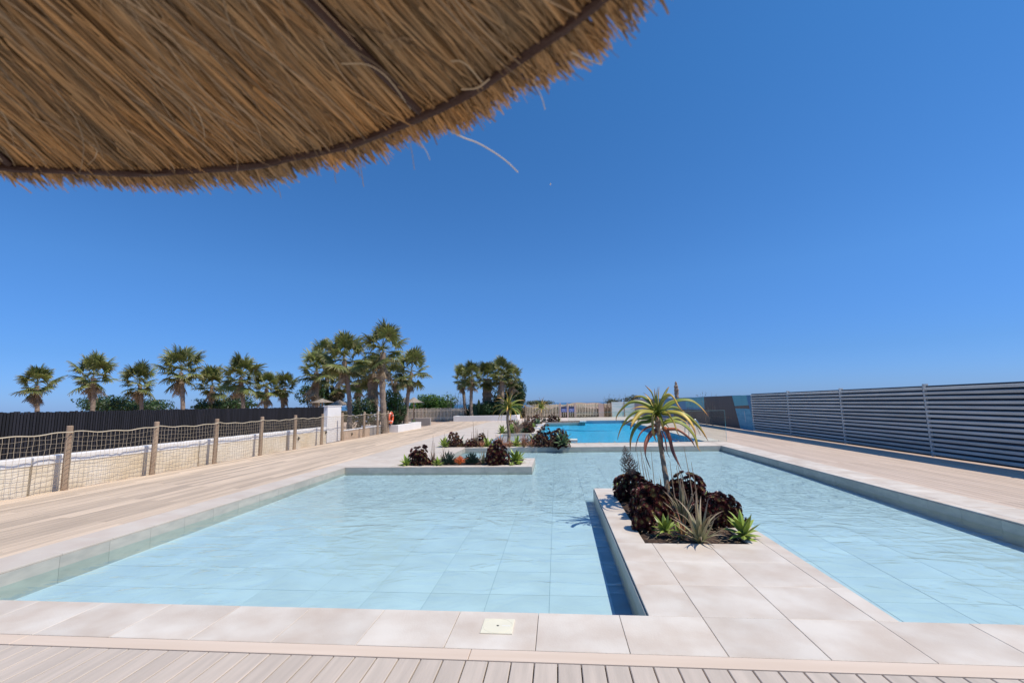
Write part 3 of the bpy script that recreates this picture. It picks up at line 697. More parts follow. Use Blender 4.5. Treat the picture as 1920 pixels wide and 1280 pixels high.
# ---------------- skimmer lid in the coping tile
sk_ = thing('skimmer_lid', 'square cream skimmer lid with a dark hole set in the near coping', 'lid', (*ground(933.5, 1174).xy, .002))
c = [ground(x, y) for x, y in ((908, 1160), (964.5, 1160.5), (959.5, 1188), (900, 1187))]
o = Vector((sk_.location.x, sk_.location.y, 0)); wx = (c[1].x-c[0].x)/2; wy = (c[0].y-c[3].y)/2
ob('plate', MB().bevbox(-wx, wx, -wy, wy, 0, .005, .0015).mesh('plate', T['lid']), sk_)
ob('hole', MB().tube([(0, 0, .0052), (0, 0, .0062)], .0085, 14).mesh('hole', T['black']), sk_)
ob('rim', torus(.105, .0012, 40, 4).mesh('rim', T['lid']), sk_, (0, 0, .005), (0, R(90), 0))
for q in range(5): ob('embossed_mark', MB().box(.03+q*.012, .038+q*.012, -.004, .006, .0051, .0058).mesh('embossed_mark', T['whitep']), sk_)

# ================================================================== PLANTS
def fan_frond(seed):
    """palm leaf: petiole and a folded fan of drooping segments, along +X"""
    rd_ = random.Random(seed); b = MB()
    pl_ = .84; P = [(0, 0, 0), (pl_*.35, 0, .02), (pl_*.7, 0, .0), (pl_, 0, -.05)]
    b.tube(P, [.022, .014, .011, .009], 4, False)
    b.uv = [(0, .05)]*len(b.uv)
    n = 26; c0 = Vector((pl_, 0, -.05))
    for k in range(n):
        a = R(-128+256*k/(n-1)); L_ = (.76-.16*abs(a)/2.2)*rd_.uniform(.84, 1.08)
        dr = rd_.uniform(.10, .32)
        dirv = Vector((math.cos(a), math.sin(a), .18*math.cos(a)+.12*math.cos(a*2)))
        side = Vector((-math.sin(a), math.cos(a), 0)); zf = .012*(1 if k % 2 else -1)
        pts = []
        for t in (0, .33, .66, .86, 1.):
            q = c0+dirv*L_*t; q.z -= dr*max(0, t-.45)**1.5*2.3+.0; q += side*rd_.uniform(-.01, .01)*t; pts.append(q)
        wd = [.008, .030, .036, .020, .002]
        vs = []; uvs = []
        for i, q in enumerate(pts):
            vs += [q+side*wd[i], q-side*wd[i]+Vector((0, 0, zf)), q+Vector((0, 0, .014 if i < 4 else 0))]; u = (0, .33, .66, .86, 1.)[i]
            uvs += [(0, u)]*3
        fs = []
        for i in range(4):
            a_ = i*3; fs += [(a_, a_+2, a_+5, a_+3), (a_+2, a_+1, a_+4, a_+5)]
        b.add(vs, fs, uvs)
    return b
fr_mesh = [fan_frond(i).mesh('frond', T['frond']) for i in range(5)]
def dead_mesh(i):
    b = fan_frond(50+i); vs = []
    for v in b.v:   # folded and shrivelled
        x, y, z = v; vs.append((x, y*.38, z-.25*abs(y)))
    b.v = vs; return b.mesh('dead_frond', T['dead'])
dd_mesh = [dead_mesh(i) for i in range(3)]
def palm(label, crown, base, Rm, tr=.13, seed=0, nf=23, ndead=12, skirt=0, group='fan palms standing behind the deck', lean=None):
    rd_ = random.Random(seed); r = thing('fan_palm', label, 'palm', base, 0, group)
    c_ = Vector(crown)-Vector(base); s_ = Rm/1.5
    bend = lean or (rd_.uniform(-.15, .15), rd_.uniform(-.1, .1))
    P = []
    nseg = 26
    for i in range(nseg+1):
        t = i/nseg; q = Vector((c_.x, c_.y, c_.z-.28*s_))*t; k = math.sin(PI*t); q.x += bend[0]*k; q.y += bend[1]*k; P.append(q)
    rad = [tr*(1.25-.45*min(1, i/6))*(1+(.06 if i % 2 else -.03)) if skirt == 0 else tr*(1.1+rd_.uniform(-.1, .15)) for i in range(nseg+1)]
    random.seed(seed)
    ob('trunk', MB().tube(P, rad, 12, jit=.07).mesh('trunk', T['trunk']), r)
    nf = int(nf*1.22)
    for k in range(nf):
        phi = k*2.39996+rd_.uniform(-.5, .5); t = k/(nf-1)
        el = R(84-135*t**1.1+rd_.uniform(-12, 12)); sc = s_*rd_.uniform(.68, 1.16)*(.8+.2*min(1, t*3))
        m4 = Matrix.Translation(c_+Vector((0, 0, .12*s_-.35*t*s_))) @ Matrix.Rotation(phi, 4, 'Z') @ Matrix.Rotation(-el, 4, 'Y') @ Matrix.Rotation(rd_.uniform(-.5, .5), 4, 'X') @ Matrix.Diagonal((sc, sc, sc, 1))
        ob('frond', rd_.choice(fr_mesh), r, mat4=m4)
    for k in range(ndead):
        phi = rd_.uniform(0, 2*PI); el = R(rd_.uniform(-88, -48)); sc = s_*rd_.uniform(.6, .9)
        m4 = Matrix.Translation(c_+Vector((0, 0, -.35*s_-rd_.uniform(0, .4+skirt)))) @ Matrix.Rotation(phi, 4, 'Z') @ Matrix.Rotation(-el, 4, 'Y') @ Matrix.Rotation(rd_.uniform(-.6, .6), 4, 'X') @ Matrix.Diagonal((sc, sc, sc, 1))
        ob('dead_frond', rd_.choice(dd_mesh), r, mat4=m4)
    return r
def palm_px(label, cpx, bpx, Y, Rpx, zb=-.07, **k):
    cr = at(cpx[0], cpx[1], Y); bx = at(bpx, 765, Y).x
    return palm(label, cr, (bx, Y, zb), Rpx/F*Y*1.02, **k)
palm_px('tallest fan palm with an open crown above the lifebuoy', (718, 650), 723, 26.6, 55, tr=.155, seed=1, nf=22, ndead=8, skirt=.4)
palm_px('fan palm with a bare leaning trunk behind the third net post', (645, 668), 656, 27.5, 50, tr=.165, seed=2, nf=27, ndead=6)
palm_px('dark leaning fan palm growing from the white planter box', (772, 690), 761, 29.5, 44, tr=.15, seed=3, nf=22, ndead=6, zb=.3)
palm_px('stout shaggy palm close behind the tallest palm', (700, 694), 706, 31, 40, tr=.30, seed=4, nf=25, ndead=30, skirt=1.3)
palm_px('fan palm with reddish dead skirt left of the leaning trunk palm', (593, 690), 593, 33, 40, tr=.14, seed=5, nf=25, ndead=26, skirt=.8)
palm_px('fan palm crown peeping high between two nearer palms', (611, 662), 612, 37, 30, tr=.14, seed=6, ndead=20, skirt=.8)
palm_px('small lone fan palm over the black screen, second from the left edge', (534, 722), 533, 34, 31, tr=.17, seed=7, nf=24, ndead=14)
palm_px('fan palm cut by the left edge of the photo above the black screen', (500, 722), 499, 33, 34, tr=.16, seed=8, nf=24, ndead=14)
palm_px('low fan palm behind the leaning trunk at right', (672, 706), 674, 35, 34, tr=.15, seed=9, nf=25, ndead=20, skirt=.5)
palm_px('low fan palm half hidden between the tallest palm and the planter palm', (742, 704), 741, 35, 30, tr=.15, seed=10, nf=23, ndead=14)
palm_px('low pale fan palm above the second thatched parasol', (636, 716), 638, 37, 32, tr=.15, seed=11, nf=23, ndead=18)
G2 = 'fan palms at the far end of the deck'
palm_px('left palm of the far pair, tilted slightly left', (867, 706), 873, 47, 27, tr=.17, seed=12, nf=24, ndead=12, group=G2)
palm_px('right palm of the far pair with a pale straight trunk', (885, 704), 884, 45, 28, tr=.19, seed=13, nf=25, ndead=10, group=G2)
palm_px('stout shaggy palm in the middle of the far clump', (914, 704), 917, 48, 31, tr=.42, seed=14, nf=27, ndead=34, skirt=1.6, group=G2)
palm_px('highest palm of the far clump beside the round tree', (940, 697), 937, 46, 31, tr=.20, seed=15, nf=27, ndead=16, skirt=.6, group=G2)
palm_px('rightmost palm of the far clump in front of the round tree', (959, 706), 956, 47, 26, tr=.20, seed=16, nf=25, ndead=12, group=G2)
G3 = 'fan palms left of the photo'
for i, (x_, y_, Y_, R_) in enumerate(((452, 700, 31, 44), (398, 716, 36, 36), (340, 690, 29, 48), (262, 712, 34, 38), (176, 700, 27, 46), (70, 716, 30, 40))):
    palm_px(('bushy', 'small', 'tall', 'middling', 'broad', 'low')[i]+' fan palm over the black screen, '+('first', 'second', 'third', 'fourth', 'fifth', 'sixth')[i]+' outward from the cut palm', (x_, y_), x_+(4, -3, 6, 2, -5, 3)[i], Y_, R_, tr=.16, seed=20+i, nf=26, ndead=10, group=G3)

# ---------------- shrubs and broadleaf trees
def foliage(b, c, rad, n, ls, rd_, lumps=9, squash=.65):
    cl = []
    for _ in range(lumps):
        v = Vector((rd_.gauss(0, 1), rd_.gauss(0, 1), rd_.gauss(0, 1))).normalized()*rd_.uniform(.35, .72)
        cl.append((Vector((v.x*rad[0], v.y*rad[1], v.z*rad[2])), rd_.uniform(.32, .5)))
    cl.append((Vector((0, 0, 0)), .6))
    for _ in range(n):
        q, rr = rd_.choice(cl)
        v = Vector((rd_.gauss(0, 1), rd_.gauss(0, 1), rd_.gauss(0, 1))).normalized()
        k = rd_.uniform(.6, 1.08)
        p = Vector(c)+q+Vector((v.x*rad[0]*rr*k, v.y*rad[1]*rr*k, v.z*rad[2]*rr*k))
        nv = (v+Vector((rd_.gauss(0, .6), rd_.gauss(0, .6), rd_.gauss(.25, .6)))).normalized()
        a = nv.orthogonal().normalized(); a.rotate(Matrix.Rotation(rd_.uniform(0, 6.28), 3, nv)); d_ = nv.cross(a)
        l = ls*rd_.uniform(.6, 1.3); w_ = l*.36
        b.add([p-a*l, p+d_*w_+nv*.1*l, p+a*l, p-d_*w_+nv*.1*l], [(0, 1, 2), (0, 2, 3)])
def bush(name, label, cat, px, ytop, ybot, hw, Y, m, n=1500, ls=.12, seed=0, trunk=None, group=None, depth=1., zb=-.07):
    rd_ = random.Random(seed); c_ = at(px, (ytop+ybot)/2, Y); rz = (ybot-ytop)/2/F*Y; rx = hw/F*Y
    base = Vector((c_.x, Y, zb)); r = thing(name, label, cat, base, 0, group)
    b = MB(); cc = c_-base
    foliage(b, cc, (rx, rx*depth, rz), n, ls, rd_, lumps=int(9+rx*2))
    o = ob('foliage', b.mesh('foliage', m), r)
    t = MB(); random.seed(seed)
    hh = max(.3, cc.z)
    for k in range(trunk or 4):
        a = rd_.uniform(0, 6.28); q = Vector((math.cos(a)*rx*.5, math.sin(a)*rx*.4, hh+rd_.uniform(-.1, .5)*rz))
        st = Vector((math.cos(a)*.05*rx, math.sin(a)*.05*rx, 0))
        t.tube(catmull([st, st*2+Vector((0, 0, hh*.35)), q*.6+Vector((0, 0, hh*.2)), q], 2), [max(.015, .07*(1-.1*i)*min(1, rx)) for i in range(7)], 6)
    ob('stems', t.mesh('stems', T['bark']), r)
    return r
bush('shrub', 'dark dense shrub behind the net right of the white pillar', 'shrub', 680, 738, 806, 40, 29.5, T['leafdark'], 4200, .075, 31)
bush('shrub', 'dark shrub mass left of the nearer thatched parasols', 'shrub', 585, 700, 770, 32, 36, T['leafdark'], 2800, .11, 32)
bush('shrub', 'mid green shrub above the white pillar between parasol and palm', 'shrub', 630, 722, 775, 24, 37, T['leafdark'], 2000, .11, 33)
bush('shrub', 'tall green shrub between the tallest palm and the planter palm', 'shrub', 742, 722, 800, 26, 30.5, T['leafmid'], 3200, .08, 34)
bush('shrub', 'dark bush behind the lifebuoy', 'shrub', 750, 755, 802, 17, 29, T['leafdark'], 1800, .07, 35)
bush('hedge', 'bright green rounded hedge behind the thatched parasol on the right', 'shrub', 818, 736, 790, 38, 50, T['leafmid'], 4200, .15, 36)
bush('hedge', 'green hedge end sloping down to the picket fence', 'shrub', 786, 735, 790, 30, 50.6, T['leafmid'], 2400, .15, 37)
bush('shrub', 'dark bushes at the foot of the far palm clump', 'shrub', 925, 742, 784, 32, 46.5, T['leafdark'], 3600, .12, 38)
bush('shrub', 'low dark bush at the foot of the far palm pair', 'shrub', 893, 750, 786, 18, 46.3, T['leafdark'], 1800, .11, 39)
bush('round_tree', 'round dark leafy tree on the right of the far palm clump', 'tree', 968, 702, 778, 21, 49, T['leafdark'], 4200, .13, 40, trunk=5)
bush('round_tree', 'leafy tree low behind the shaggy palm of the far clump', 'tree', 938, 722, 782, 24, 50, T['leafdark'], 2800, .13, 41)
bush('shrub', 'small green bush leaning out beside the far palm clump', 'shrub', 965, 755, 784, 14, 45.6, T['leafmid'], 1200, .1, 42)
bush('shrub', 'low dune scrub seen over the picket fence', 'shrub', 1012, 749, 764, 28, 62, T['leafgrey'], 1800, .12, 43)
bush('shrub', 'grey green scrub over the teal hoarding', 'shrub', 1150, 745, 764, 16, 56, T['leafgrey'], 1000, .09, 44)
bush('shrub', 'taller scrub with thin twigs over the hoarding, behind the tree aloe', 'shrub', 1183, 738, 762, 20, 55, T['leafgrey'], 1400, .09, 45)
bush('shrub', 'dark hedge left of the photo behind the black screen', 'shrub', 420, 738, 775, 70, 38, T['leafdark'], 3400, .14, 46)
bush('shrub', 'wide hedge far left behind the black screen', 'shrub', 230, 735, 778, 100, 36, T['leafdark'], 4200, .14, 47)
b = MB(); rd_ = random.Random(77)
for k in range(26000):
    X_ = rd_.uniform(-26, 9.6); Y_ = (rd_.uniform(50.7, 53) if X_ > -4 else rd_.uniform(47.6, 50)); hh_ = .95+.35*noise.noise((X_*.35, Y_*.35, 0))
    p = Vector((X_, Y_, rd_.uniform(-.05, max(.1, hh_)))); v = Vector((rd_.gauss(0, 1), rd_.gauss(0, 1), rd_.gauss(.3, .8))).normalized()*rd_.uniform(.15, .32); w_ = v.orthogonal().normalized()*.06
    b.add([p, p+v*.5+w_, p+v, p+v*.5-w_], [(0, 1, 2, 3)])
stuff('dune_scrub', b.mesh('dune_scrub', mat('dry_scrub_leaf', (.12, .085, .05), .8, islvar=.6, col2=(.07, .085, .035), scale=.4)))
# banana-like leaves at the palm foot
bl = thing('banana_plant', 'broad leaved plant at the foot of the shaggy far palm', 'plant', (*at(898, 785, 45.4).xy, -.07))
for k, (a, L_) in enumerate(((70, 2.1), (110, 2.0), (50, 1.7), (130, 1.7), (88, 2.3))):
    an = R(a); P = [Vector((math.cos(an)*L_*t*.8, -.1*k*t, L_*t*math.sin(an)-.15*t**3)) for t in (0, .3, .5, .7, .88, 1)]
    ob('leaf', MB().leaf(P, [.05, .06, .28, .34, .24, .02], .02, .15, side=(math.sin(an), .5, -math.cos(an))).mesh('leaf', T['leafdark']), bl)
# wispy reeds
def twigs(label, px, ytop, ybot, hw, Y, n, seed, m, cat='shrub', name='reed_clump', leafy=True):
    rd_ = random.Random(seed); b = MB(); base = at(px, ybot, Y); base.z = -.07; top = at(px, ytop, Y).z+.07; rx = hw/F*Y; l = MB()
    for k in range(n):
        x_ = rd_.uniform(-rx, rx); h = top*rd_.uniform(.55, 1); dx = rd_.uniform(-.2, .2)
        P = [Vector((x_*.6, rd_.uniform(-.3, .3), 0)), Vector((x_, 0, h*.5)), Vector((x_+dx, 0, h))]
        b.tube(P, [.014, .01, .005], 3, False)
        if leafy:
            for _ in range(9):
                t = rd_.uniform(.35, 1); p = P[0].lerp(P[2], t); v = Vector((rd_.gauss(0, 1), rd_.gauss(0, 1), rd_.gauss(.4, .6))).normalized()*rd_.uniform(.08, .16); w_ = v.orthogonal().normalized()*.02
                l.add([p, p+v*.5+w_, p+v, p+v*.5-w_], [(0, 1, 2, 3)])
    r = thing(name, label, cat, base); ob('stems', b.mesh('stems', T['dry']), r)
    if leafy: ob('foliage', l.mesh('foliage', m), r)
twigs('wispy grey green reeds left of the far palm pair', 853, 733, 784, 15, 48, 34, 3, T['leafgrey'])
twigs('thin upright reeds just behind the far palm pair', 878, 738, 784, 8, 49, 14, 4, T['leafgrey'])
twigs('thin bare twigs sticking up over the mural wall', 1305, 733, 790, 14, 35, 8, 5, T['leafgrey'])
twigs('dry flower stalks rising over the dark mural building', 1332, 731, 795, 10, 31, 7, 6, T['leafgrey'])
twigs('dry grass tufts sticking up from the scrub behind the hoarding', 1160, 737, 780, 26, 54, 26, 7, T['leafgrey'])
# bare palm stump behind the mural wall
st = thing('palm_stump', 'bare headless palm trunk standing behind the mural wall', 'palm', (*at(1272, 790, 40).xy, -.07))
topz = at(1271, 714, 40).z+.07; random.seed(9)
ob('trunk', MB().tube([(0, 0, topz*i/22) for i in range(23)], [.15+.04*(i % 2)+(0 if i < 20 else -.05*(i-19)) for i in range(23)], 10, jit=.2).mesh('trunk', T['trunk']), st)
# dried bushy plant on the right of the tree aloe, by the mural
twigs('brown seeding grass standing before the mural by the glass fence', 1293, 750, 786, 8, 38, 22, 8, T['dead'], 'grass', 'dry_grass')

# ---------------- background thatched parasols
def parasol_small(label, px, ytip, yrim, hw, Y, seed):
    rd_ = random.Random(seed); rz = at(px, yrim, Y); tz = at(px, ytip, Y).z; rr = hw/F*Y; h = tz-rz.z
    r = thing('thatched_parasol', label, 'parasol', (rz.x, Y, -.07), 0, 'thatched parasols in the garden behind')
    ob('pole', MB().tube([(0, 0, 0), (0, 0, rz.z+h*.8)], .045, 8).mesh('pole', T['wood']), r)
    b = MB(); zz = rz.z+.07
    b.add([(0, 0, zz+h*.9)]+[(rr*.93*math.cos(2*PI*k/28), rr*.93*math.sin(2*PI*k/28), zz+.03) for k in range(28)], [(0, 1+k, 1+(k+1) % 28) for k in range(28)])
    for k in range(1500):
        a = rd_.uniform(0, 2*PI); t0 = rd_.uniform(0, .8)**.7; t1 = min(1.04, t0+rd_.uniform(.2, .35))
        def P_(t, a=a): return Vector((rr*t*math.cos(a), rr*t*math.sin(a), zz+h*(max(0, 1-t)**1.25)+.02*(1-t0)+rd_.uniform(0, .02)))
        p, q = P_(t0), P_(t1); sd = Vector((-math.sin(a), math.cos(a), 0))*.02; b.add([p+sd, p-sd, q-sd*.5, q+sd*.5], [(0, 1, 2, 3)])
    ob('thatch_roof', b.mesh('thatch_roof', T['thatchgrey']), r)
parasol_small('thatched parasol rising over the black screen left of the pillar', 604, 747.5, 755, 25, 32, 1)
parasol_small('thatched parasol whose roof shows just above the white pillar', 636, 750, 759.5, 22, 29.5, 2)
parasol_small('thatched parasol behind the leaning planter palm', 776, 745, 755, 19, 36, 3)
parasol_small('farther thatched parasol half hidden by the planter palm trunk', 760, 745, 754, 14, 40, 4)

# ---------------- succulents
def rosette_mesh(seed, n, segs=True):
    """cupped rosette of overlapping spoon shaped leaves"""
    rd_ = random.Random(seed); b = MB()
    for k in range(n):
        t = (k+1)/n; phi = k*2.39996+rd_.uniform(-.08, .08); el = R(80-66*t**.9+rd_.uniform(-5, 5)); L_ = .016+.053*t**.8; w_ = .007+.0125*t
        h_ = Vector((math.cos(phi), math.sin(phi), 0)); s_ = Vector((-math.sin(phi), math.cos(phi), 0)); o_ = Vector((0, 0, .012*(1-t)))
        d_ = h_*math.cos(el)+Vector((0, 0, math.sin(el))); u_ = Vector((0, 0, math.cos(el)))-h_*math.sin(el)
        prof = ((0, .25, 0), (.55, .62, -.10), (.82, 1., -.06), (.95, .66, .03)) if segs else ((0, .3, 0), (.6, .9, -.1), (.9, .8, 0))
        vs = []
        for l_, ww, zz in prof:
            c_ = o_+d_*L_*l_+u_*L_*zz; vs += [c_+s_*w_*ww, c_-u_*w_*.3*ww, c_-s_*w_*ww]
        m_ = len(prof); vs.append(o_+d_*L_*1.02+u_*L_*.06); fs = []
        for i in range(m_-1):
            q = i*3; fs += [(q, q+1, q+4, q+3), (q+1, q+2, q+5, q+4)]
        q = (m_-1)*3; fs += [(q, q+1, q+3), (q+1, q+2, q+3)]
        b.add(vs, fs, [(0, t)]*len(vs))
    return b.mesh('rosette', T['aeon'])
ros_hi = [rosette_mesh(i, 40) for i in range(3)]; ros_lo = [rosette_mesh(10+i, 20, False) for i in range(2)]
def scale_px(x, y, px): g_ = ground(x, y); return px/F*g_.y/fwd.y if False else px/F*((g_-Vector((0, 0, EYE))).dot(fwd))
def mound(label, px, yb, hw, ytop, n, seed, hi=True, ysq=1., rs=1., group='dark purple rosette succulents'):
    rd_ = random.Random(seed); f_ = ground(px, yb); r_ = scale_px(px, yb, hw); cY = f_.y+r_*.75*ysq; cX = at(px, 800, cY).x
    h = at(px, ytop, cY).z; r = thing('purple_rosette_plant', label, 'succulent', (cX, cY, -.02), rd_.uniform(0, 6), group)
    st_ = MB(); k = 0; i = 0
    while k < n and i < n*3:
        i += 1
        u = (k+.5)/n*1.04; ph = k*2.39996+rd_.uniform(-.3, .3); el = math.asin(min(1, max(-.12, 1-u)))
        cr_ = math.cos(el); v = Vector((cr_*math.cos(ph), cr_*math.sin(ph), math.sin(el)))
        lump = 1+.55*noise.noise(v*2.1+Vector((seed*3.7, 0, 0)))+(.12 if k % 9 == 4 else 0)
        p = Vector((v.x*r_*lump, v.y*r_*ysq*lump, max(.05, v.z*h*lump*.93+.03)))
        nv = Vector((v.x/r_, v.y/(r_*ysq), v.z/h*1.05+.15)).normalized(); nv = (nv+Vector((rd_.gauss(0, .22), rd_.gauss(0, .22), rd_.gauss(0, .15)))).normalized()
        s_ = rd_.choice((.6, .8, .95, 1.1, 1.35))*rs*rd_.uniform(.9, 1.1)
        m4 = Matrix.Translation(p) @ nv.to_track_quat('Z', 'Y').to_matrix().to_4x4() @ Matrix.Rotation(rd_.uniform(0, 6.28), 4, 'Z') @ Matrix.Diagonal((s_, s_, s_, 1))
        ob('rosette', rd_.choice(ros_hi if hi else ros_lo), r, mat4=m4)
        st_.tube([Vector((p.x*.3, p.y*.3, 0)), p*.6, p], [.009, .007, .008], 4, False); k += 1
    # a few lower, older rosettes fill the shaded inside
    for _ in range(int(n*.5)):
        v = Vector((rd_.uniform(-1, 1), rd_.uniform(-1, 1), rd_.uniform(0, 1))); 
        if v.length > 1: continue
        p = Vector((v.x*r_*.75, v.y*r_*ysq*.75, v.z*h*.7)); s_ = rd_.uniform(.8, 1.1)*rs
        m4 = Matrix.Translation(p) @ Vector((v.x, v.y, v.z+.2)).normalized().to_track_quat('Z', 'Y').to_matrix().to_4x4() @ Matrix.Diagonal((s_, s_, s_, 1))
        ob('rosette', rd_.choice(ros_hi if hi else ros_lo), r, mat4=m4)
    ob('stems', st_.mesh('stems', T['bark']), r); return r

def gleaf(L_, wmax, curve, m, thick=.1, trough=.3, n=8, shape='agave'):
    P = []; ang = 0; p = Vector((0, 0, 0))
    for i in range(n+1):
        P.append(p.copy()); a = -curve*(i/n)**1.3; p = p+Vector((math.cos(a), 0, math.sin(a)))*L_/n
    if shape == 'agave': W_ = [wmax*(.42+.58*math.sin(PI*min(1, (i/n)*.95+.03))**1.0)*(1-(i/n)**6) if i < n else .003 for i in range(n+1)]
    else: W_ = [wmax*(1-(i/n)**1.35)+.002 for i in range(n+1)]
    return MB().leaf(P, W_, thick, trough, side=(0, 1, 0)).mesh('leaf', m)
AG = {}
for key, m in (('green', 'agave'), ('blue', 'agaveblue')):
    AG[key] = [gleaf(1, .27, c_, T[m]) for c_ in (.25, .6, 1.0)]; AG[key+'lo'] = [gleaf(1, .27, c_, T[m], n=4) for c_ in (.3, .8)]
SPK = {k: [gleaf(1, .105, c_, T[m], .18, .35, 7, 'spike') for c_ in (-.5, .05, .6, 1.1)] for k, m in (('vera', 'spike'), ('red', 'spikered'), ('dry', 'dry'))}
def rosette_plant(name, label, cat, px, yb, hw, ytop, seed, meshes, n=22, elmin=-8, elmax=84, hi=True, group=None, lift=0., depthshift=.0, narrow=.9):
    rd_ = random.Random(seed); f_ = ground(px, yb); s1 = scale_px(px, yb, hw); Y_ = f_.y+depthshift; X_ = at(px, 800, Y_).x
    h = at(px, ytop, Y_).z-lift
    r = thing(name, label, cat, (X_, Y_, -.02+lift), rd_.uniform(0, 6.28), group)
    for k in range(n):
        t = k/(n-1); phi = k*2.39996+rd_.uniform(-.2, .2); el = R(elmax+(elmin-elmax)*t**.9+rd_.uniform(-6, 6))
        L_ = 1/math.sqrt((math.cos(el)/max(s1, .02))**2+(math.sin(el)/max(h, .02))**2)*rd_.uniform(.88, 1.1)
        wd = L_*rd_.uniform(narrow*.85, narrow*1.15)
        m4 = Matrix.Translation((0, 0, .02)) @ Matrix.Rotation(phi, 4, 'Z') @ Matrix.Rotation(-el, 4, 'Y') @ Matrix.Rotation(rd_.uniform(-.2, .2), 4, 'X') @ Matrix.Diagonal((L_, wd, wd, 1))
        ob('leaf', rd_.choice(meshes), r, mat4=m4)
    return r
def agave(label, px, yb, hw, ytop, seed, key='green', hi=True, n=22, **k):
    return rosette_plant('agave', label, 'agave', px, yb, hw, ytop, seed, AG[key] if hi else AG[key+'lo'], n, hi=hi, group='smooth leaved agaves', narrow=k.pop('narrow', 1.0), **k)
def spiky(label, px, yb, hw, ytop, seed, key='vera', n=22, elmin=35, stalks=(), **k):
    nm = {'vera': 'spiky_aloe', 'red': 'red_aloe', 'dry': 'dry_aloe'}[key]
    r = rosette_plant(nm, label, 'aloe', px, yb, hw, ytop, seed, SPK[key], n, elmin=elmin, elmax=87, group='pointed aloes in the planters', **k)
    return r
def stalks(label, lst, yb, dsh=.1, th=.006, group='dry flower stalks in the planters'):
    """one plant's dry flower stalks: list of (x at foot, x at tip, y tip)"""
    x0 = sum(a[0] for a in lst)/len(lst); f_ = ground(x0, yb); Y_ = f_.y+dsh; X_ = at(x0, 800, Y_).x
    r = thing('flower_stalk', label, 'stalk', (X_, Y_, -.03), 0, group if len(lst) == 1 else None)
    for a, b_, yt in lst:
        p0 = at(a, 800, Y_); p1_ = at(b_, yt, Y_); p0 = Vector((p0.x-X_, 0, 0)); p1_ = Vector((p1_.x-X_, 0, p1_.z+.03))
        mid = p0.lerp(p1_, .5)+Vector((random.uniform(-.02, .02), 0, 0))
        ob('stem', MB().tube(catmull([p0, mid, p1_], 3), [th*1.5, th*1.4, th*1.3, th*1.1, th*.9, th*.7, th*.4], 5).mesh('stem', T['dry']), r)
    return r
def tuft(name, label, cat, px, yb, hw, ytop, seed, m, n=500, wd=.006, up=.5, group=None, branch=False):
    """bush of upright needle leaves on short branches"""
    rd_ = random.Random(seed); f_ = ground(px, yb); s1 = scale_px(px, yb, hw); Y_ = f_.y+s1*.7; X_ = at(px, 800, Y_).x; h = at(px, ytop, Y_).z; b = MB()
    if branch:
        for k in range(n):
            ph = k*2.39996; el = R(rd_.uniform(38, 90)); v = Vector((math.cos(ph)*math.cos(el), math.sin(ph)*math.cos(el), math.sin(el)))
            L_ = 1/math.sqrt((math.cos(el)/s1)**2+(math.sin(el)/h)**2)*rd_.uniform(.7, 1.08); q = v*L_; mid = q*.5+Vector((rd_.gauss(0, .01), rd_.gauss(0, .01), .02))
            b.tube([Vector((0, 0, 0)), mid, q], [wd, wd, wd*.8], 4, True)
            q2 = q+Vector((rd_.gauss(0, .04), rd_.gauss(0, .04), -.02)); b.tube([mid, q2], [wd, wd*.7], 4, True)
    else:
        nb = max(12, n//22)
        for k in range(nb):
            ph = k*2.39996; el = R(90-75*((k+.5)/nb)**.7+rd_.uniform(-6, 6)); v = Vector((math.cos(ph)*math.cos(el), math.sin(ph)*math.cos(el), math.sin(el)))
            Lb = 1/math.sqrt((math.cos(el)/s1)**2+(math.sin(el)/h)**2)*rd_.uniform(.72, 1.05)
            for j in range(22):
                t = rd_.uniform(.3, .92); p = v*Lb*t; d_ = (v*1.2+Vector((rd_.gauss(0, .5), rd_.gauss(0, .5), up+rd_.gauss(0, .3)))).normalized()*rd_.uniform(.10, .2)*(h+s1)*.62
                sd = d_.cross(Vector((rd_.gauss(0, 1), rd_.gauss(0, 1), .3))).normalized()*wd; mid = p+d_*.5
                b.add([p+sd*.5, p-sd*.5, mid-sd, mid+sd, p+d_], [(0, 1, 2, 3), (3, 2, 4)], [(0, 0), (0, 0), (0, .5), (0, .5), (0, 1)])
    r = thing(name, label, cat, (X_, Y_, -.02), 0, group); ob('foliage', b.mesh('foliage', m), r); return r

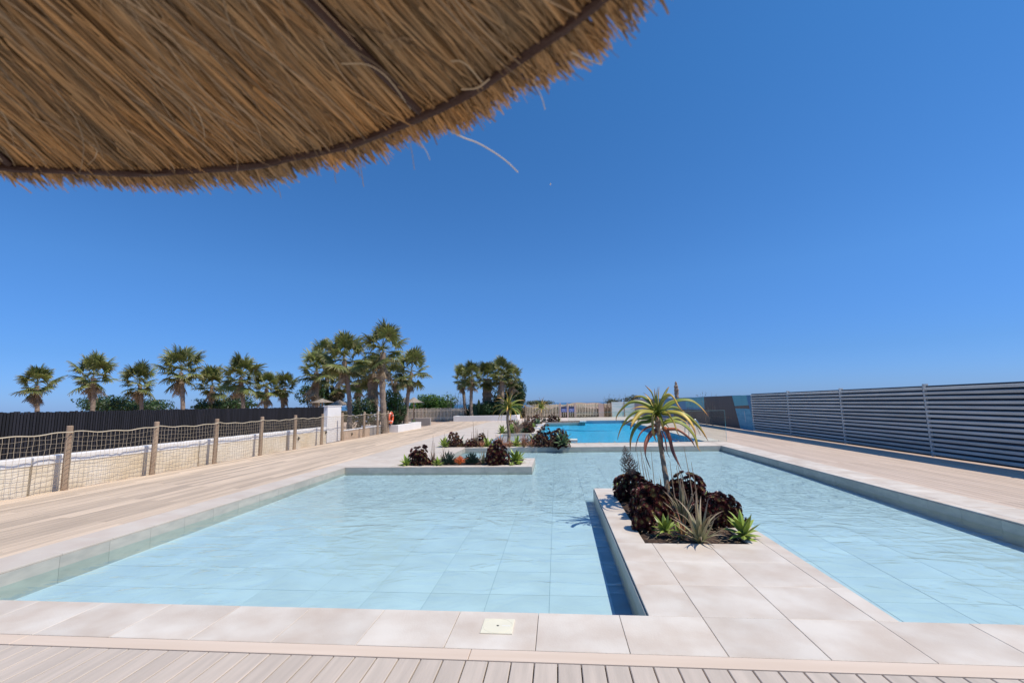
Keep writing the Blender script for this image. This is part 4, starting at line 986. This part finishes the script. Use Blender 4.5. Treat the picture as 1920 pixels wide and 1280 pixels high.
# ================================================================== TREE ALOES
def arch_leaf(L_, el0, droop, wmax, m, n=9, twist=0, seed=0):
    rd_ = random.Random(seed); P = []; p = Vector((0, 0, 0)); bend = rd_.uniform(-.25, .25); az = 0
    for i in range(n+1):
        P.append(p.copy()); t = i/n; a = el0-droop*t**1.2; az += bend/n
        p = p+Vector((math.cos(a)*math.cos(az), math.cos(a)*math.sin(az), math.sin(a)))*L_/n
    W_ = [wmax*(.75+.25*(1-abs(i/n-.15)*2))*(1-(i/n)**2.2)+.003 for i in range(n+1)]
    return MB().leaf(P, W_, .14, .40, roll=.75 if seed % 2 else -.75)
AL = []
for k in range(12):
    el = R(84-k*9); AL.append((arch_leaf(.62, el, R(62+k*3 if k > 2 else 25+k*18), .085, None, seed=k).mesh('leaf', T['aly' if k % 2 else 'alg']), el))
def tree_aloe(label, base, crown, Rm, tr, n, seed):
    rd_ = random.Random(seed); r = thing('tree_aloe', label, 'tree aloe', base, 0); c_ = Vector(crown)-Vector(base); random.seed(seed)
    P = [c_*(i/14)+Vector((.03*math.sin(i*.5), .02*math.sin(i*.4), 0)) for i in range(15)]
    ob('trunk', MB().tube(P, [tr*(1.25-.4*i/14)*(1+.06*(i % 2)) for i in range(15)], 8, jit=.08).mesh('trunk', T['aloetrunk']), r)
    for k in range(n):
        q = k/(n-1); me, _ = AL[min(11, int(q*12))]; s_ = Rm/.47*rd_.uniform(.85, 1.1)
        ob('leaf', me, r, mat4=Matrix.Translation(P[-1]+Vector((0, 0, .05-.12*q))) @ Matrix.Rotation(k*2.39996+rd_.uniform(-.2, .2), 4, 'Z') @ Matrix.Diagonal((s_, s_, s_, 1)))
    return r
def taloe_px(label, bpx, cpx, Rpx, tr, n, seed, dY=0):
    b_ = ground(*bpx); Y_ = b_.y+dY; c_ = at(cpx[0], cpx[1], Y_); bx = at(bpx[0], bpx[1], Y_).x
    return tree_aloe(label, (bx, Y_, -.02), c_, Rpx/F*Y_*1.03, tr, n, seed)
taloe_px('slim tree aloe with an orange green crown in the second planter', (953, 829), (953, 764), 28, .055, 24, 3)
taloe_px('small far tree aloe in front of the picket fence', (1015, 787), (1015, 764), 15, .06, 20, 5)

# ---- the big tree aloe on the island, leaves traced from the photo and laid out in depth
YA = 7.4
fa = thing('tree_aloe', 'large tree aloe on the island, arching leaves turning yellow and red', 'tree aloe', (*at(1262, 960, 7.25).xy, -.02))
o0 = fa.location
tp = [(1264, 985, 7.25), (1258, 950, 7.3), (1252, 915, 7.4), (1246, 880, 7.48), (1241, 850, 7.52), (1237, 825, YA), (1234, 800, YA), (1233, 782, YA)]
P = catmull([at(*q)-Vector(o0) for q in tp], 5)
random.seed(5)
ob('trunk', MB().tube(P, [.052-.022*min(1, i/22)+(.0035 if i % 2 else 0)+(.01 if i > len(P)-6 else 0) for i in range(len(P))], 14, jit=.06).mesh('trunk', T['aloetrunk']), fa)
def z6(x, y): return (1100+x/6, 690+y/6)
LV = [  # (points in the enlarged photo, depth offset of the tip in m, width, material)
 ([(795,500),(765,380),(725,270),(655,190)], .12, .042, 'alg'), ([(808,480),(808,340),(815,205)], .02, .030, 'aly'), ([(825,480),(850,350),(900,250),(928,208)], .25, .032, 'alg'),
 ([(815,480),(850,370),(915,305),(970,330),(1030,430),(1085,480)], -.25, .048, 'aly'),
 ([(790,500),(700,430),(590,385),(480,395),(385,480),(340,545),(332,600)], -.05, .052, 'alg'),
 ([(775,480),(720,390),(640,330),(560,320),(520,350)], .25, .040, 'alg'),
 ([(835,500),(920,420),(1040,365),(1160,365),(1240,405),(1310,470),(1372,545)], .05, .050, 'alg'),
 ([(835,500),(920,450),(1010,450),(1080,490),(1140,560)], .30, .045, 'alg'),
 ([(770,510),(660,485),(560,495),(470,560),(400,660),(365,740),(346,812)], -.12, .050, 'alg'),
 ([(780,520),(690,490),(610,500),(545,570),(510,630),(490,690)], -.38, .056, 'aly'),
 ([(770,590),(660,570),(560,575),(470,605),(400,660)], .22, .045, 'alg'),
 ([(780,610),(690,605),(600,620),(530,700),(495,810),(490,930)], -.15, .048, 'alg'),
 ([(780,650),(690,670),(610,730),(565,830),(548,945)], -.22, .044, 'alr'),
 ([(790,700),(730,730),(675,810),(652,910),(672,1020),(722,1140)], -.32, .050, 'alr'),
 ([(770,530),(752,560),(748,640),(755,740),(785,832)], -.50, .046, 'aly'),
 ([(850,520),(920,530),(975,600),(1010,700),(1045,775)], -.45, .052, 'aly'),
 ([(840,510),(930,495),(1040,510),(1130,570),(1200,670),(1232,780)], -.30, .052, 'aly'),
 ([(850,510),(980,500),(1110,530),(1220,620),(1300,710),(1368,822)], -.05, .050, 'alg'),
 ([(860,620),(960,600),(1060,620),(1150,690),(1220,790),(1245,880),(1285,945)], -.10, .050, 'alg'),
 ([(860,700),(950,690),(1030,700),(1120,760),(1180,820),(1222,892)], -.15, .046, 'alr'),
 ([(850,670),(900,700),(940,800),(970,930),(1015,1040),(1070,1145)], -.35, .048, 'alr'),
 ([(840,700),(870,760),(890,860),(905,950),(932,1005)], -.25, .030, 'alr'),
 ([(790,690),(740,720),(730,780)], .15, .030, 'alr'), ([(800,640),(740,640),(700,690)], .30, .035, 'alg'),
 ([(850,640),(920,590),(1010,560),(1100,600),(1170,660)], .30, .045, 'alg'), ([(800,560),(700,540),(620,560),(560,620)], .45, .045, 'alg'),
 ([(820,540),(860,600),(900,640),(960,720)], .45, .045, 'alg'), ([(830,500),(880,420),(960,370),(1020,370)], .45, .040, 'alg'),
 ([(815,540),(790,600),(775,700),(770,760)], .35, .036, 'alr'), ([(790,720),(700,790),(640,900)], .30, .03, 'alr'),
 ([(820,700),(850,790),(858,880),(880,940)], -.2, .026, 'alr'), ([(560,940),(558,1000),(575,1080),(600,1140)], -.2, .014, 'alr')]
for k, (pts, dy, wd, m) in enumerate(LV[:-1]):
    n = len(pts)-1; Q = []
    for i, q in enumerate(pts):
        t = i/n; Q.append(at(*z6(*q), YA+dy*math.sin(t*PI/2)-(.0 if i else 0))-Vector(o0))
    Q[0] = (Q[0]+(P[-1]+Vector((0, 0, .06))))*.5 if k < 12 else Q[0]
    Q = catmull(Q, 4); N = len(Q)
    Wd = [wd*1.27*(.9 if i < 2 else 1)*(1-(i/(N-1))**2.5)+.005 for i in range(N)]
    ob('leaf', MB().leaf(Q, Wd, .16, .35, roll=R(52) if k % 2 else R(-48)).mesh('leaf', T[m], True), fa)
# leaves pointing to the back and to the front, foreshortened from here
for k in range(14):
    phi = R(60+k*137.5 % 120) if k % 2 else R(240+(k*77) % 60); me, _ = AL[(k*5) % 12]
    ob('leaf', me, fa, mat4=Matrix.Translation(P[-1]+Vector((0, 0, .03+.01*(k % 5)))) @ Matrix.Rotation(phi, 4, 'Z') @ Matrix.Diagonal((.7, .8, .7, 1)))
# dry leaf-bases under the crown
b = MB()
for k in range(26):
    a = k*2.4; z = -.02-.006*k; c_ = P[-1]+Vector((0, 0, z+.05)); d_ = Vector((math.cos(a), math.sin(a), -.5))
    b.leaf([c_, c_+d_*.03, c_+d_*.055+Vector((0, 0, -.02))], [.03, .024, .004], .1, .2)
ob('leaf_bases', b.mesh('leaf_bases', T['spikered']), fa)

# ================================================================== ISLAND PLANTING
random.seed(21)
mound('broad purple rosette mound at the far left corner of the island', 1183, 938, 32, 889, 84, 1, rs=.95)
mound('large purple rosette mound left of the tree aloe trunk', 1214, 975, 32, 908, 96, 2, rs=1.)
mound('low purple rosettes spilling over the left edge of the island soil', 1199, 996, 17, 950, 30, 3)
mound('purple rosette mound right behind the tree aloe trunk', 1282, 955, 34, 892, 84, 4, rs=.95)
mound('purple rosette mound at the right of the island with a big top rosette', 1338, 985, 33, 926, 84, 5, rs=1.)
mound('small purple rosettes between the green agave and the aloe clump', 1300, 985, 22, 950, 30, 6)
agave('bright green agave in front of the left purple mound', 1236, 1003, 28, 958, 7, n=20, lift=.04, elmin=5)
agave('small yellowing agave at the island front edge', 1262, 1004, 18, 975, 8, n=14, elmin=-5)
agave('large green agave at the right corner of the island', 1378, 1008, 36, 952, 9, n=24, lift=.03, elmin=-10)
agave('dark green agave nestled in the left purple mound', 1189, 962, 17, 928, 10, 'blue', n=16, lift=.1)
agave('small light agave peeping out behind the left mound', 1153, 915, 12, 896, 11, n=12)
agave('small agave tip behind the right purple mound', 1316, 930, 9, 914, 12, n=10)
spiky('big grey green spiky aloe at the front centre of the island', 1297, 1016, 54, 925, 13, n=26, elmin=28, narrow=1.15)
spiky('tall upright spiky aloe behind the front aloe beside the trunk', 1270, 985, 34, 888, 14, n=24, elmin=55, narrow=.8)
spiky('grey spiky aloe clump left of the trunk', 1232, 965, 26, 888, 15, n=28, elmin=50, narrow=.75)
spiky('reddish dried aloe between agave and front aloe', 1268, 1008, 24, 948, 16, 'red', n=12, elmin=30, narrow=.8)
stalks('tall bare stalks rising behind the left of the tree aloe', [(1206, 1193, 840), (1208, 1200, 835), (1213, 1202, 846), (1222, 1221, 846), (1214, 1211, 865)], 935, th=.005)
stalks('tall dry stalks right of the tree aloe trunk', [(1292, 1282, 836), (1300, 1296, 866), (1284, 1270, 868), (1262, 1256, 864), (1275, 1268, 872)], 975, th=.006)
# dried conical flower head
pc = ground(1190, 944); pcn = thing('dried_flower_head', 'dried grey brown conical flower head leaning over the left purple mound', 'flower head', (pc.x, 7.9, -.02))
tip = at(1171, 836, 7.7)-pcn.location; ft_ = at(1187, 912, 7.85)-pcn.location; b = MB(); b.tube([ft_, ft_.lerp(tip, .5)+Vector((.008, 0, 0)), tip], [.009, .008, .003], 6); rd_ = random.Random(3)
ax = (tip-ft_)
for k in range(17):
    t = .30+.69*k/16; c_ = ft_+ax*t; L_ = .175*max(0, 1-((t-.30)/.70))**.8*(1 if k > 2 else .75)+.012
    for j in range(7):
        a = j*.8976+k*.35; o_ = Vector((math.cos(a), math.sin(a), 0)); e = L_*rd_.uniform(.8, 1.05)
        b.tube([c_, c_+o_*e*.5+Vector((0, 0, e*.12)), c_+o_*e+Vector((0, 0, e*.5))], [.005, .0052, .0038], 4, True)
        if k < 9 and e > .05:
            for u in (.45, .7, .92): b.tube([c_+o_*e*u+Vector((0, 0, e*.3*u)), c_+o_*(e*u+.008)+Vector((rd_.uniform(-.012, .012), 0, e*.3*u+.022))], [.005, .003], 4, True)
ob('flower_spike', b.mesh('flower_spike', mat('dried_flower', (.17, .115, .09), .85, islvar=.35)), pcn)
# irrigation pipe and dead leaves on the soil
ip = tag(ob('irrigation_pipe', MB().tube([(0, 0, 0), (.06, -.03, .01), (.12, -.05, 0)], .018, 8).mesh('irrigation_pipe', mat('dark_blue_plastic', (.03, .045, .07), .4)), loc=(*ground(1262, 1003).xy, .02)), 'short dark blue irrigation pipe end lying on the island soil', 'pipe')
b = MB(); rd_ = random.Random(8)
for k in range(260):
    X_ = rd_.uniform(.98, 2.0); Y_ = rd_.uniform(5.57, 6.3); a = rd_.uniform(0, 6.28); L_ = rd_.uniform(.02, .09); z = .0+rd_.uniform(-.015, .015)
    d_ = Vector((math.cos(a)*L_, math.sin(a)*L_, rd_.uniform(-.01, .02))); w_ = Vector((-math.sin(a), math.cos(a), 0))*rd_.uniform(.003, .009); p = Vector((X_, Y_, z))
    b.add([p-w_, p+w_, p+d_+w_*.3, p+d_-w_*.3], [(0, 1, 2, 3)])
stuff('leaf_litter', b.mesh('leaf_litter', T['dead']))

# ================================================================== FIRST PLANTER (peninsula)
agave('lime green agave at the left end of the first planter', 763, 872, 15, 850, 31)
agave('lime green agave behind the first purple mound', 783, 866, 11, 841, 32, lift=.1)
mound('purple rosette mound near the left end of the first planter', 788, 872.5, 17, 843, 50, 33, rs=1.15)
stalks('three thin dry stalks behind the left of the first planter', [(813, 812, 815), (811, 811, 826), (815, 815, 829)], 868, th=.007)
spiky('brownish spiky aloe left of the dark tufts in the first planter', 812, 869, 13, 842, 34, 'dry', n=26, elmin=50, narrow=.8)
spiky('second brownish spiky aloe just left of the first dark tuft', 831, 866, 10, 836, 35, 'dry', n=20, elmin=50, narrow=.8)
agave('green agave low between spiky aloe and dark tuft', 821, 872, 13, 855, 36, n=20)
tuft('needle_bush', 'dark blue green needle bush left of the orange sticks', 'shrub', 842, 871.5, 17, 843, 37, T['tuft'], 2000, .0065, .9, 'dark needle bushes')
tuft('fire_stick_plant', 'bright orange fire stick plant between two dark bushes', 'succulent', 862, 872, 12, 853, 38, T['orange'], 110, .0075, .6, branch=True)
tuft('needle_bush', 'dark blue green needle bush right of the orange sticks', 'shrub', 884, 871, 19, 846, 39, T['tuft'], 2400, .0065, .8, 'dark needle bushes')
spiky('tan spiky aloe left of the tall purple mound', 905, 870, 15, 838, 40, 'vera', n=24, elmin=45, narrow=.7)
mound('tallest purple rosette mound in the first planter', 931, 871.5, 19, 829, 74, 41, rs=1.2)
agave('large lime agave at the right end of the first planter', 965, 868, 23, 838, 42, n=26, lift=.05)
agave('small yellowish agave under the large lime agave', 958, 872, 8, 862, 43, n=12)
# ================================================================== SECOND PLANTER
agave('green agave at the left end of the second planter', 834, 838, 14.3, 815.6, 51)
stalks('single thin stalk over the left agave of the second planter', [(833, 833, 811)], 836, th=.009)
mound('purple rosette mound near the left end of the second planter', 852, 838, 13, 812.2, 44, 52, hi=False, rs=1.25)
agave('blue green agave behind the left purple mound of the second planter', 862, 834, 13, 811.6, 53, 'blue', n=18, lift=.1)
tuft('olive_bush', 'low olive brown bush in the second planter', 'shrub', 868, 838, 8, 828, 54, T['olive'], 420, .012, .5)
mound('small low purple rosettes in the middle of the second planter', 883, 838, 10.4, 823.4, 34, 55, hi=False, rs=1.2)
stalks('tall stalks in the middle of the second planter', [(887, 887, 790), (889, 888, 803), (885, 885, 809), (893, 892, 802), (895, 895, 804), (896, 896, 812)], 837, th=.011)
spiky('grey spiky aloe under the tall stalks', 891, 837, 11.7, 811.2, 56, n=22, elmin=55, narrow=.8)
mound('dark rosettes behind the reddish aloe, left of the light agave', 903, 835, 10.4, 816, 34, 57, hi=False, rs=1.2)
spiky('reddish aloe left of the light agave in the second planter', 904, 838, 11.7, 822.3, 58, 'red', n=24, elmin=35, narrow=1.0)
agave('light yellow green agave in the middle of the second planter', 914, 837, 14.3, 814.6, 59, n=20)
stalks('two thin stalks above the light yellow green agave', [(907, 907, 805), (915, 915, 805)], 836, th=.009)
tuft('needle_bush', 'small dark needle bush behind the tall purple mound of the first planter', 'shrub', 926, 836, 7, 818, 60, T['tuft'], 300, .012, .6, 'dark needle bushes')
spiky('wide reddish aloe clump left of the slim tree aloe', 938, 838, 19.5, 808.9, 61, 'red', n=34, elmin=35, narrow=.75)
spiky('reddish aloe at the foot of the slim tree aloe', 955, 838, 11.7, 820.1, 62, 'red', n=22, elmin=30, narrow=.9)
agave('green agave right of the slim tree aloe trunk', 967, 836, 14.3, 812.5, 63, n=20)
spiky('reddish aloe clump right of the green agave', 982, 838, 15.6, 810, 64, 'red', n=30, elmin=35, narrow=.8)
tuft('needle_bush', 'dark needle bush behind the reddish aloes of the second planter', 'shrub', 987, 831, 8, 812, 65, T['tuft'], 300, .012, .6, 'dark needle bushes')
agave('yellow green agave left of the big purple mound', 999, 832, 14.3, 809.6, 66, n=20, lift=.1)
spiky('reddish aloe low before the yellow green agave', 996, 838, 13, 820.1, 67, 'red', n=24, elmin=30, narrow=.9)
mound('big conical purple rosette mound in the second planter', 1017, 838, 18.2, 804.4, 85, 68, hi=False, rs=1.3)
spiky('reddish aloe between the two big purple mounds', 1033, 838, 9.1, 820.1, 69, 'red', n=20, elmin=35, narrow=.9)
mound('round purple rosette mound at the right end of the second planter', 1046, 838, 18.2, 807.8, 78, 70, hi=False, rs=1.3)
agave('large blue green agave at the right end of the second planter', 1054, 838, 20.8, 804.4, 71, 'blue', n=28, lift=.12, narrow=.8)
# ================================================================== THIRD AND FAR PLANTERS
agave('bushy green agave at the left of the third planter', 942, 812, 11.7, 791.8, 81, hi=False, n=26)
agave('second bushy green agave just right of the slim aloe trunk', 958, 812, 11.7, 791.8, 82, hi=False, n=24)
mound('small purple rosettes behind the slim aloe trunk', 959, 803, 7.8, 787.3, 27, 83, hi=False, rs=1.3)
spiky('brown spiky aloe in front of the third planter', 969, 812, 11.7, 782.9, 84, 'dry', n=28, elmin=50, narrow=.9)
agave('blue green agave at the front of the third planter', 983, 811, 10.4, 799.8, 85, 'blue', False, 20)
mound('purple rosettes at the front right of the third planter', 990, 811, 9.1, 795.3, 37, 86, hi=False, rs=1.4)
agave('grey green agave in the middle of the third planter', 968, 799, 9.1, 783.3, 87, 'blue', False, 18)
spiky('grey brown aloe thicket in the middle of the third planter', 985, 801, 14.3, 779.7, 88, 'dry', n=34, elmin=40, narrow=.9)
spiky('brown aloe at the back of the third planter', 990, 791, 11.7, 774.2, 89, 'dry', n=26, elmin=45, narrow=.9)
agave('bright lime agave beside the white pool step', 998, 803, 10.4, 790.7, 90, hi=False, n=22)
mound('dark purple mound at the back right of the third planter', 1004, 795, 9.1, 778.2, 37, 91, hi=False, rs=1.6)
agave('blue agave in front of the back purple mound', 1008, 797, 9.1, 781.3, 92, 'blue', False, 20)
tuft('needle_bush', 'dark rounded bush at the left of the last planter', 'shrub', 1021, 790, 6, 782, 93, T['tuft'], 400, .02, .3, 'dark needle bushes')
mound('purple mound in the middle of the last planter', 1037, 790, 9.1, 777.7, 34, 94, hi=False, rs=1.7)
tuft('olive_bush', 'low yellow green bush left of the last purple mound', 'shrub', 1030, 790, 4, 784, 95, T['olive'], 160, .02, .4)
agave('green agave at the right end of the last planter', 1048, 789.5, 5.85, 778.9, 96, hi=False, n=16)

# small fillers that close the gaps
rd_ = random.Random(99)
def fillers(x0, x1, yb0, yb1, n, seed0, where, marks):
    """marks: (photo x, what stands there) from left to right"""
    xs_ = sorted(rd_.uniform(x0, x1) for _ in range(n)); used = {}
    for k, px in enumerate(xs_):
        yb = rd_.uniform(yb0, yb1); q = rd_.random(); sz = rd_.uniform(4.5, 8)*(1 if yb1 > 825 else .8)
        near = min(marks, key=lambda m: abs(m[0]-px)); side = 'left' if px < near[0] else 'right'
        kind = 'small reddish aloe' if q < .45 else 'small tan dry aloe' if q < .75 else 'small low green agave'
        key = (kind, near[1], side); used[key] = used.get(key, 0)+1; u = used[key]
        lab = 'third '+kind+' '+side+' of the '+near[1]+', '+where
        if u == 1: lab = kind+' just '+side+' of the '+near[1]+' in the '+where
        elif u == 2: lab = 'another '+kind+' '+side+' of the '+near[1]+', '+where
        if kind == 'small reddish aloe': spiky(lab, px, yb, sz, yb-sz*1.6, seed0+k, 'red', n=16, elmin=30)
        elif kind == 'small tan dry aloe': spiky(lab, px, yb, sz, yb-sz*1.9, seed0+k, 'dry', n=16, elmin=45)
        else: agave(lab, px, yb, sz*.9, yb-sz*1.2, seed0+k, hi=False, n=14)
fillers(870, 1035, 829, 837.5, 26, 300, 'second planter', [(868, 'olive bush'), (889, 'tall stalks'), (914, 'yellow green agave'), (938, 'wide reddish clump'), (953, 'slim tree aloe'), (967, 'green agave'), (982, 'right reddish clump'), (999, 'last yellow agave'), (1017, 'conical purple mound'), (1033, 'gap between mounds')])
fillers(938, 1003, 793, 811, 20, 340, 'third planter', [(942, 'left bushy agave'), (958, 'second bushy agave'), (969, 'brown spiky aloe'), (983, 'blue green agave'), (990, 'front purple mound'), (1003, 'back purple mound')])
fillers(770, 955, 866, 870.5, 14, 380, 'first planter', [(763, 'lime agave'), (788, 'left purple mound'), (820, 'middle green agave'), (842, 'left needle bush'), (862, 'orange sticks'), (884, 'right needle bush'), (905, 'tan spiky aloe'), (931, 'tall purple mound'), (965, 'large lime agave')])

# agave by the foot of the leaning palm and flowers in the hedge
agave('dark green agave at the right of the white planter box', 776, 801, 8, 785, 97, 'blue', False, 18, lift=.3)
b = MB(); rd_ = random.Random(6)
fb = thing('white_oleander', 'bush with small white flowers behind the net fence', 'shrub', (*at(688, 790, 28.4).xy, -.07))
bb = MB(); foliage(bb, Vector((0, 0, .9)), (1.1, .5, .5), 700, .06, rd_, 6); ob('foliage', bb.mesh('foliage', T['leafdark']), fb)
for k in range(26):
    c_ = Vector((rd_.uniform(-.9, .9), -.5+rd_.uniform(-.1, .1), rd_.uniform(.65, 1.25)))
    for j in range(5):
        a = j*1.2566; d_ = Vector((math.cos(a), -.3, math.sin(a)))*.05; w_ = Vector((-math.sin(a), 0, math.cos(a)))*.02; b.add([c_, c_+d_*.6+w_, c_+d_, c_+d_*.6-w_], [(0, 1, 2, 3)])
ob('flowers', b.mesh('flowers', T['whitep']), fb)

# ================================================================== THE STRAW PARASOL OVERHEAD
CX, CY, HZ, HR, SL = -.7245, -.3037, 2.07, 1.141, R(12)
hp_ = ground(795, 214, HZ); RIB = math.atan2(hp_.y-CY, hp_.x-CX)
pr = thing('straw_parasol', 'round straw parasol overhead seen from below with frayed reed fringe', 'parasol', (CX, CY, 0))
def zc(r): return HZ+(HR-r)*math.tan(SL)
ob('pole', MB().tube([(0, 0, 0), (0, 0, zc(0)+.12)], .035, 14).mesh('pole', T['wood']), pr)
ob('hoop', (lambda n: MB().tube([(HR*math.cos(2*PI*k/n), HR*math.sin(2*PI*k/n), HZ-.004+.002*math.sin(k*1.3)) for k in range(n+1)], .0072, 8, jit=.18))(140).mesh('hoop', T['hoop']), pr)
n = 72; bk = MB()
rings = [(.02, .05), (.6, .035), (HR, .03), (HR+.03, .028)]
vs = []
for r_, dz in rings: vs += [(r_*math.cos(2*PI*k/n), r_*math.sin(2*PI*k/n), zc(r_)+dz) for k in range(n)]
bk.add(vs, [(j*n+k, j*n+(k+1) % n, (j+1)*n+(k+1) % n, (j+1)*n+k) for j in range(3) for k in range(n)])
bk.add([(x_, y_, z_+.03) for x_, y_, z_ in vs], [(j*n+k, (j+1)*n+k, (j+1)*n+(k+1) % n, j*n+(k+1) % n) for j in range(3) for k in range(n)])
ob('thatch_backing', bk.mesh('thatch_backing', T['thatchback']), pr)
for k in range(8):   # ribs sit above the reeds, the reeds part over them
    a = RIB+R(45*k); ob('rib', MB().tube([(.05*math.cos(a), .05*math.sin(a), zc(.05)-.006), ((HR-.01)*math.cos(a), (HR-.01)*math.sin(a), zc(HR)-.001)], [.016, .007], 6).mesh('rib', T['hoop']), pr)
rd_ = random.Random(77)
def reed(b, a, r0, r1, zo0, zo1, wd, skew, curl, segs=4):
    """one reed: a creased strip from radius r0 to r1, hanging zo below the cone"""
    vs = []; uvs = []; c0 = math.cos(a); s0 = math.sin(a); T_ = Vector((-s0, c0, 0)); Rr = Vector((c0, s0, 0))
    tilt = rd_.uniform(-.9, .9)
    for i in range(segs+1):
        t = i/segs; r_ = r0+(r1-r0)*t
        p = Rr*r_+T_*(skew*(t-.5)*(r1-r0)+curl*math.sin(PI*t)); p.z = zc(r_)-(zo0+(zo1-zo0)*t)
        w_ = wd*(1-.55*t**3)
        sd = T_*math.cos(tilt)*w_*.5+Vector((0, 0, math.sin(tilt)*w_*.5))
        vs += [p+sd, p-Vector((0, 0, w_*.35)), p-sd]; uvs += [(0, t)]*3
    fs = []
    for i in range(segs):
        q = i*3; fs += [(q, q+1, q+4, q+3), (q+1, q+2, q+5, q+4)]
    b.add(vs, fs, uvs)
ribs = [(RIB+R(45*k)) % (2*PI) for k in range(8)]
def rib_gap(a, r_):
    return min(abs((a-q+PI) % (2*PI)-PI) for q in ribs)*r_
# only the part of the underside within sight of this side carries dense reeds; the rest carries the same, a little sparser
b = MB(); cnt = 0
for k in range(11500):
    front = rd_.random() < .72
    a = R(rd_.uniform(5, 140)) if front else R(rd_.uniform(140, 365))
    L_ = rd_.uniform(.25, .6); r0 = rd_.uniform(.08, HR-.06); 
    if front and rd_.random() < .6: r0 = rd_.uniform(.55, HR-.05)
    r1 = min(HR-.001, r0+L_)
    lay = rd_.uniform(-.024, .004)
    if rib_gap(a+.02*math.sin(r0*9), (r0+r1)/2) < .010+.014*(HR-(r0+r1)/2)+.003*math.sin(r0*13): continue
    wild = rd_.random() < .10
    reed(b, a, r0, r1, lay+(rd_.uniform(0, .010) if wild else 0), lay+rd_.uniform(-.002, .004)+(rd_.uniform(0, .016) if wild else 0), rd_.uniform(.0028, .0075)*(.6 if wild else 1),
         rd_.gauss(0, .055)*(3.2 if wild else 1), rd_.gauss(0, .004)*(4 if wild else 1), 3 if not wild else 5)
stuff('reeds', b.mesh('reeds', T['thatch']), pr)
T['thatchpale'] = mat('loose_pale_straw', (.36, .275, .18), .7, islvar=.5)
b = MB()
for k in range(1200):
    a = R(rd_.uniform(5, 140)) if k % 4 else R(rd_.uniform(140, 365)); r0 = rd_.uniform(.15, HR-.12); r1 = min(HR+rd_.uniform(-.06, .01), r0+rd_.uniform(.12, .42))
    cl = .5+.5*noise.noise(Vector((r0*math.cos(a)*4, r0*math.sin(a)*4, 5)))
    if rd_.random() > cl*1.3: continue
    reed(b, a, r0, r1, rd_.uniform(0, .022), rd_.uniform(.002, .02), rd_.uniform(.0014, .0034), rd_.gauss(0, .28), rd_.gauss(0, .022), 6)
stuff('loose_reeds', b.mesh('loose_reeds', T['thatchpale']), pr)
b = MB()
for k in range(9000):
    front = rd_.random() < .7
    a = R(rd_.uniform(5, 140)) if front else R(rd_.uniform(140, 365))
    edge = HR+.058+.007*math.sin(a*9)+.006*math.sin(a*31)
    r0 = HR-.01 if rd_.random() < .6 else HR+rd_.uniform(0, .025); r1 = edge*rd_.uniform(.985, 1.006)+(rd_.uniform(0, .025) if rd_.random() < .06 else 0)-rd_.uniform(0, .014)
    lay = rd_.uniform(-.024, .002)
    reed(b, a, r0, r1, lay, lay+rd_.uniform(-.004, .014), rd_.uniform(.0022, .0055), rd_.gauss(0, .20), rd_.gauss(0, .002), 3)
stuff('fringe', b.mesh('fringe', T['thatch']), pr)
# loose straws
def straw(pts, r_=.0011, Hh=2.05, m='dead'):
    Q = []
    for x_, y_ in pts:
        d = ray(x_, y_); t = (Hh-EYE)/d.z; Q.append(Vector((0, 0, EYE))+d*t-Vector((CX, CY, 0)))
    ob('loose_straw', MB().tube(catmull(Q, 4), r_, 5).mesh('loose_straw', T[m]), pr)
T['palestraw'] = mat('pale_straw', (.55, .46, .32), .5)
straw([(846, 246), (868, 258), (895, 268), (925, 285), (950, 303), (971, 323)], .0012, m='palestraw')
straw([(1070, 98), (1100, 112), (1128, 121)], .001, m='palestraw'); straw([(1150, 40), (1170, 54), (1192, 73)], .001)
straw([(672, 280), (678, 325), (682, 350)], .0007); straw([(670, 285), (672, 316), (674, 332)], .0006); straw([(768, 262), (774, 296), (777, 318)], .0006)
straw([(1000, 150), (1016, 184), (1022, 206)], .0007, m='palestraw'); 
straw([(785, 262), (800, 285), (806, 300)], .0006, m='palestraw'); straw([(516, 325), (523, 355), (527, 372)], .0006); straw([(628, 300), (628, 328), (630, 344)], .0006)
straw([(720, 85), (750, 72), (775, 75)], .0008, 2.08); straw([(815, 85), (800, 110), (797, 120)], .0012, 2.1); straw([(845, 115), (870, 118), (905, 155)], .0009, 2.06, 'palestraw')
straw([(640, 120), (690, 122), (730, 150), (770, 205)], .0009, 2.07, 'palestraw'); straw([(865, 168), (895, 165), (918, 148)], .0011, 2.055, 'palestraw')

# ================================================================== GULL
gd = at(1032, 346, 70); gu = thing('gull', 'tiny pale gull high in the blue sky', 'bird', gd)
ob('body', MB().tube([(-.16, 0, 0), (-.08, 0, .01), (.02, 0, .02), (.12, 0, .03), (.17, 0, .03)], [.01, .045, .05, .03, .008], 8).mesh('body', T['whitep'], True), gu)
for s_ in (1, -1):
    b = MB(); b.add([(.06, 0, .03), (.09, s_*.22, .10), (.0, s_*.5, .06), (-.02, s_*.22, .09), (-.04, 0, .02), (.03, s_*.2, .08)], [(0, 1, 3, 4), (1, 2, 3)]); ob('wing', b.mesh('wing', T['whitep']), gu)
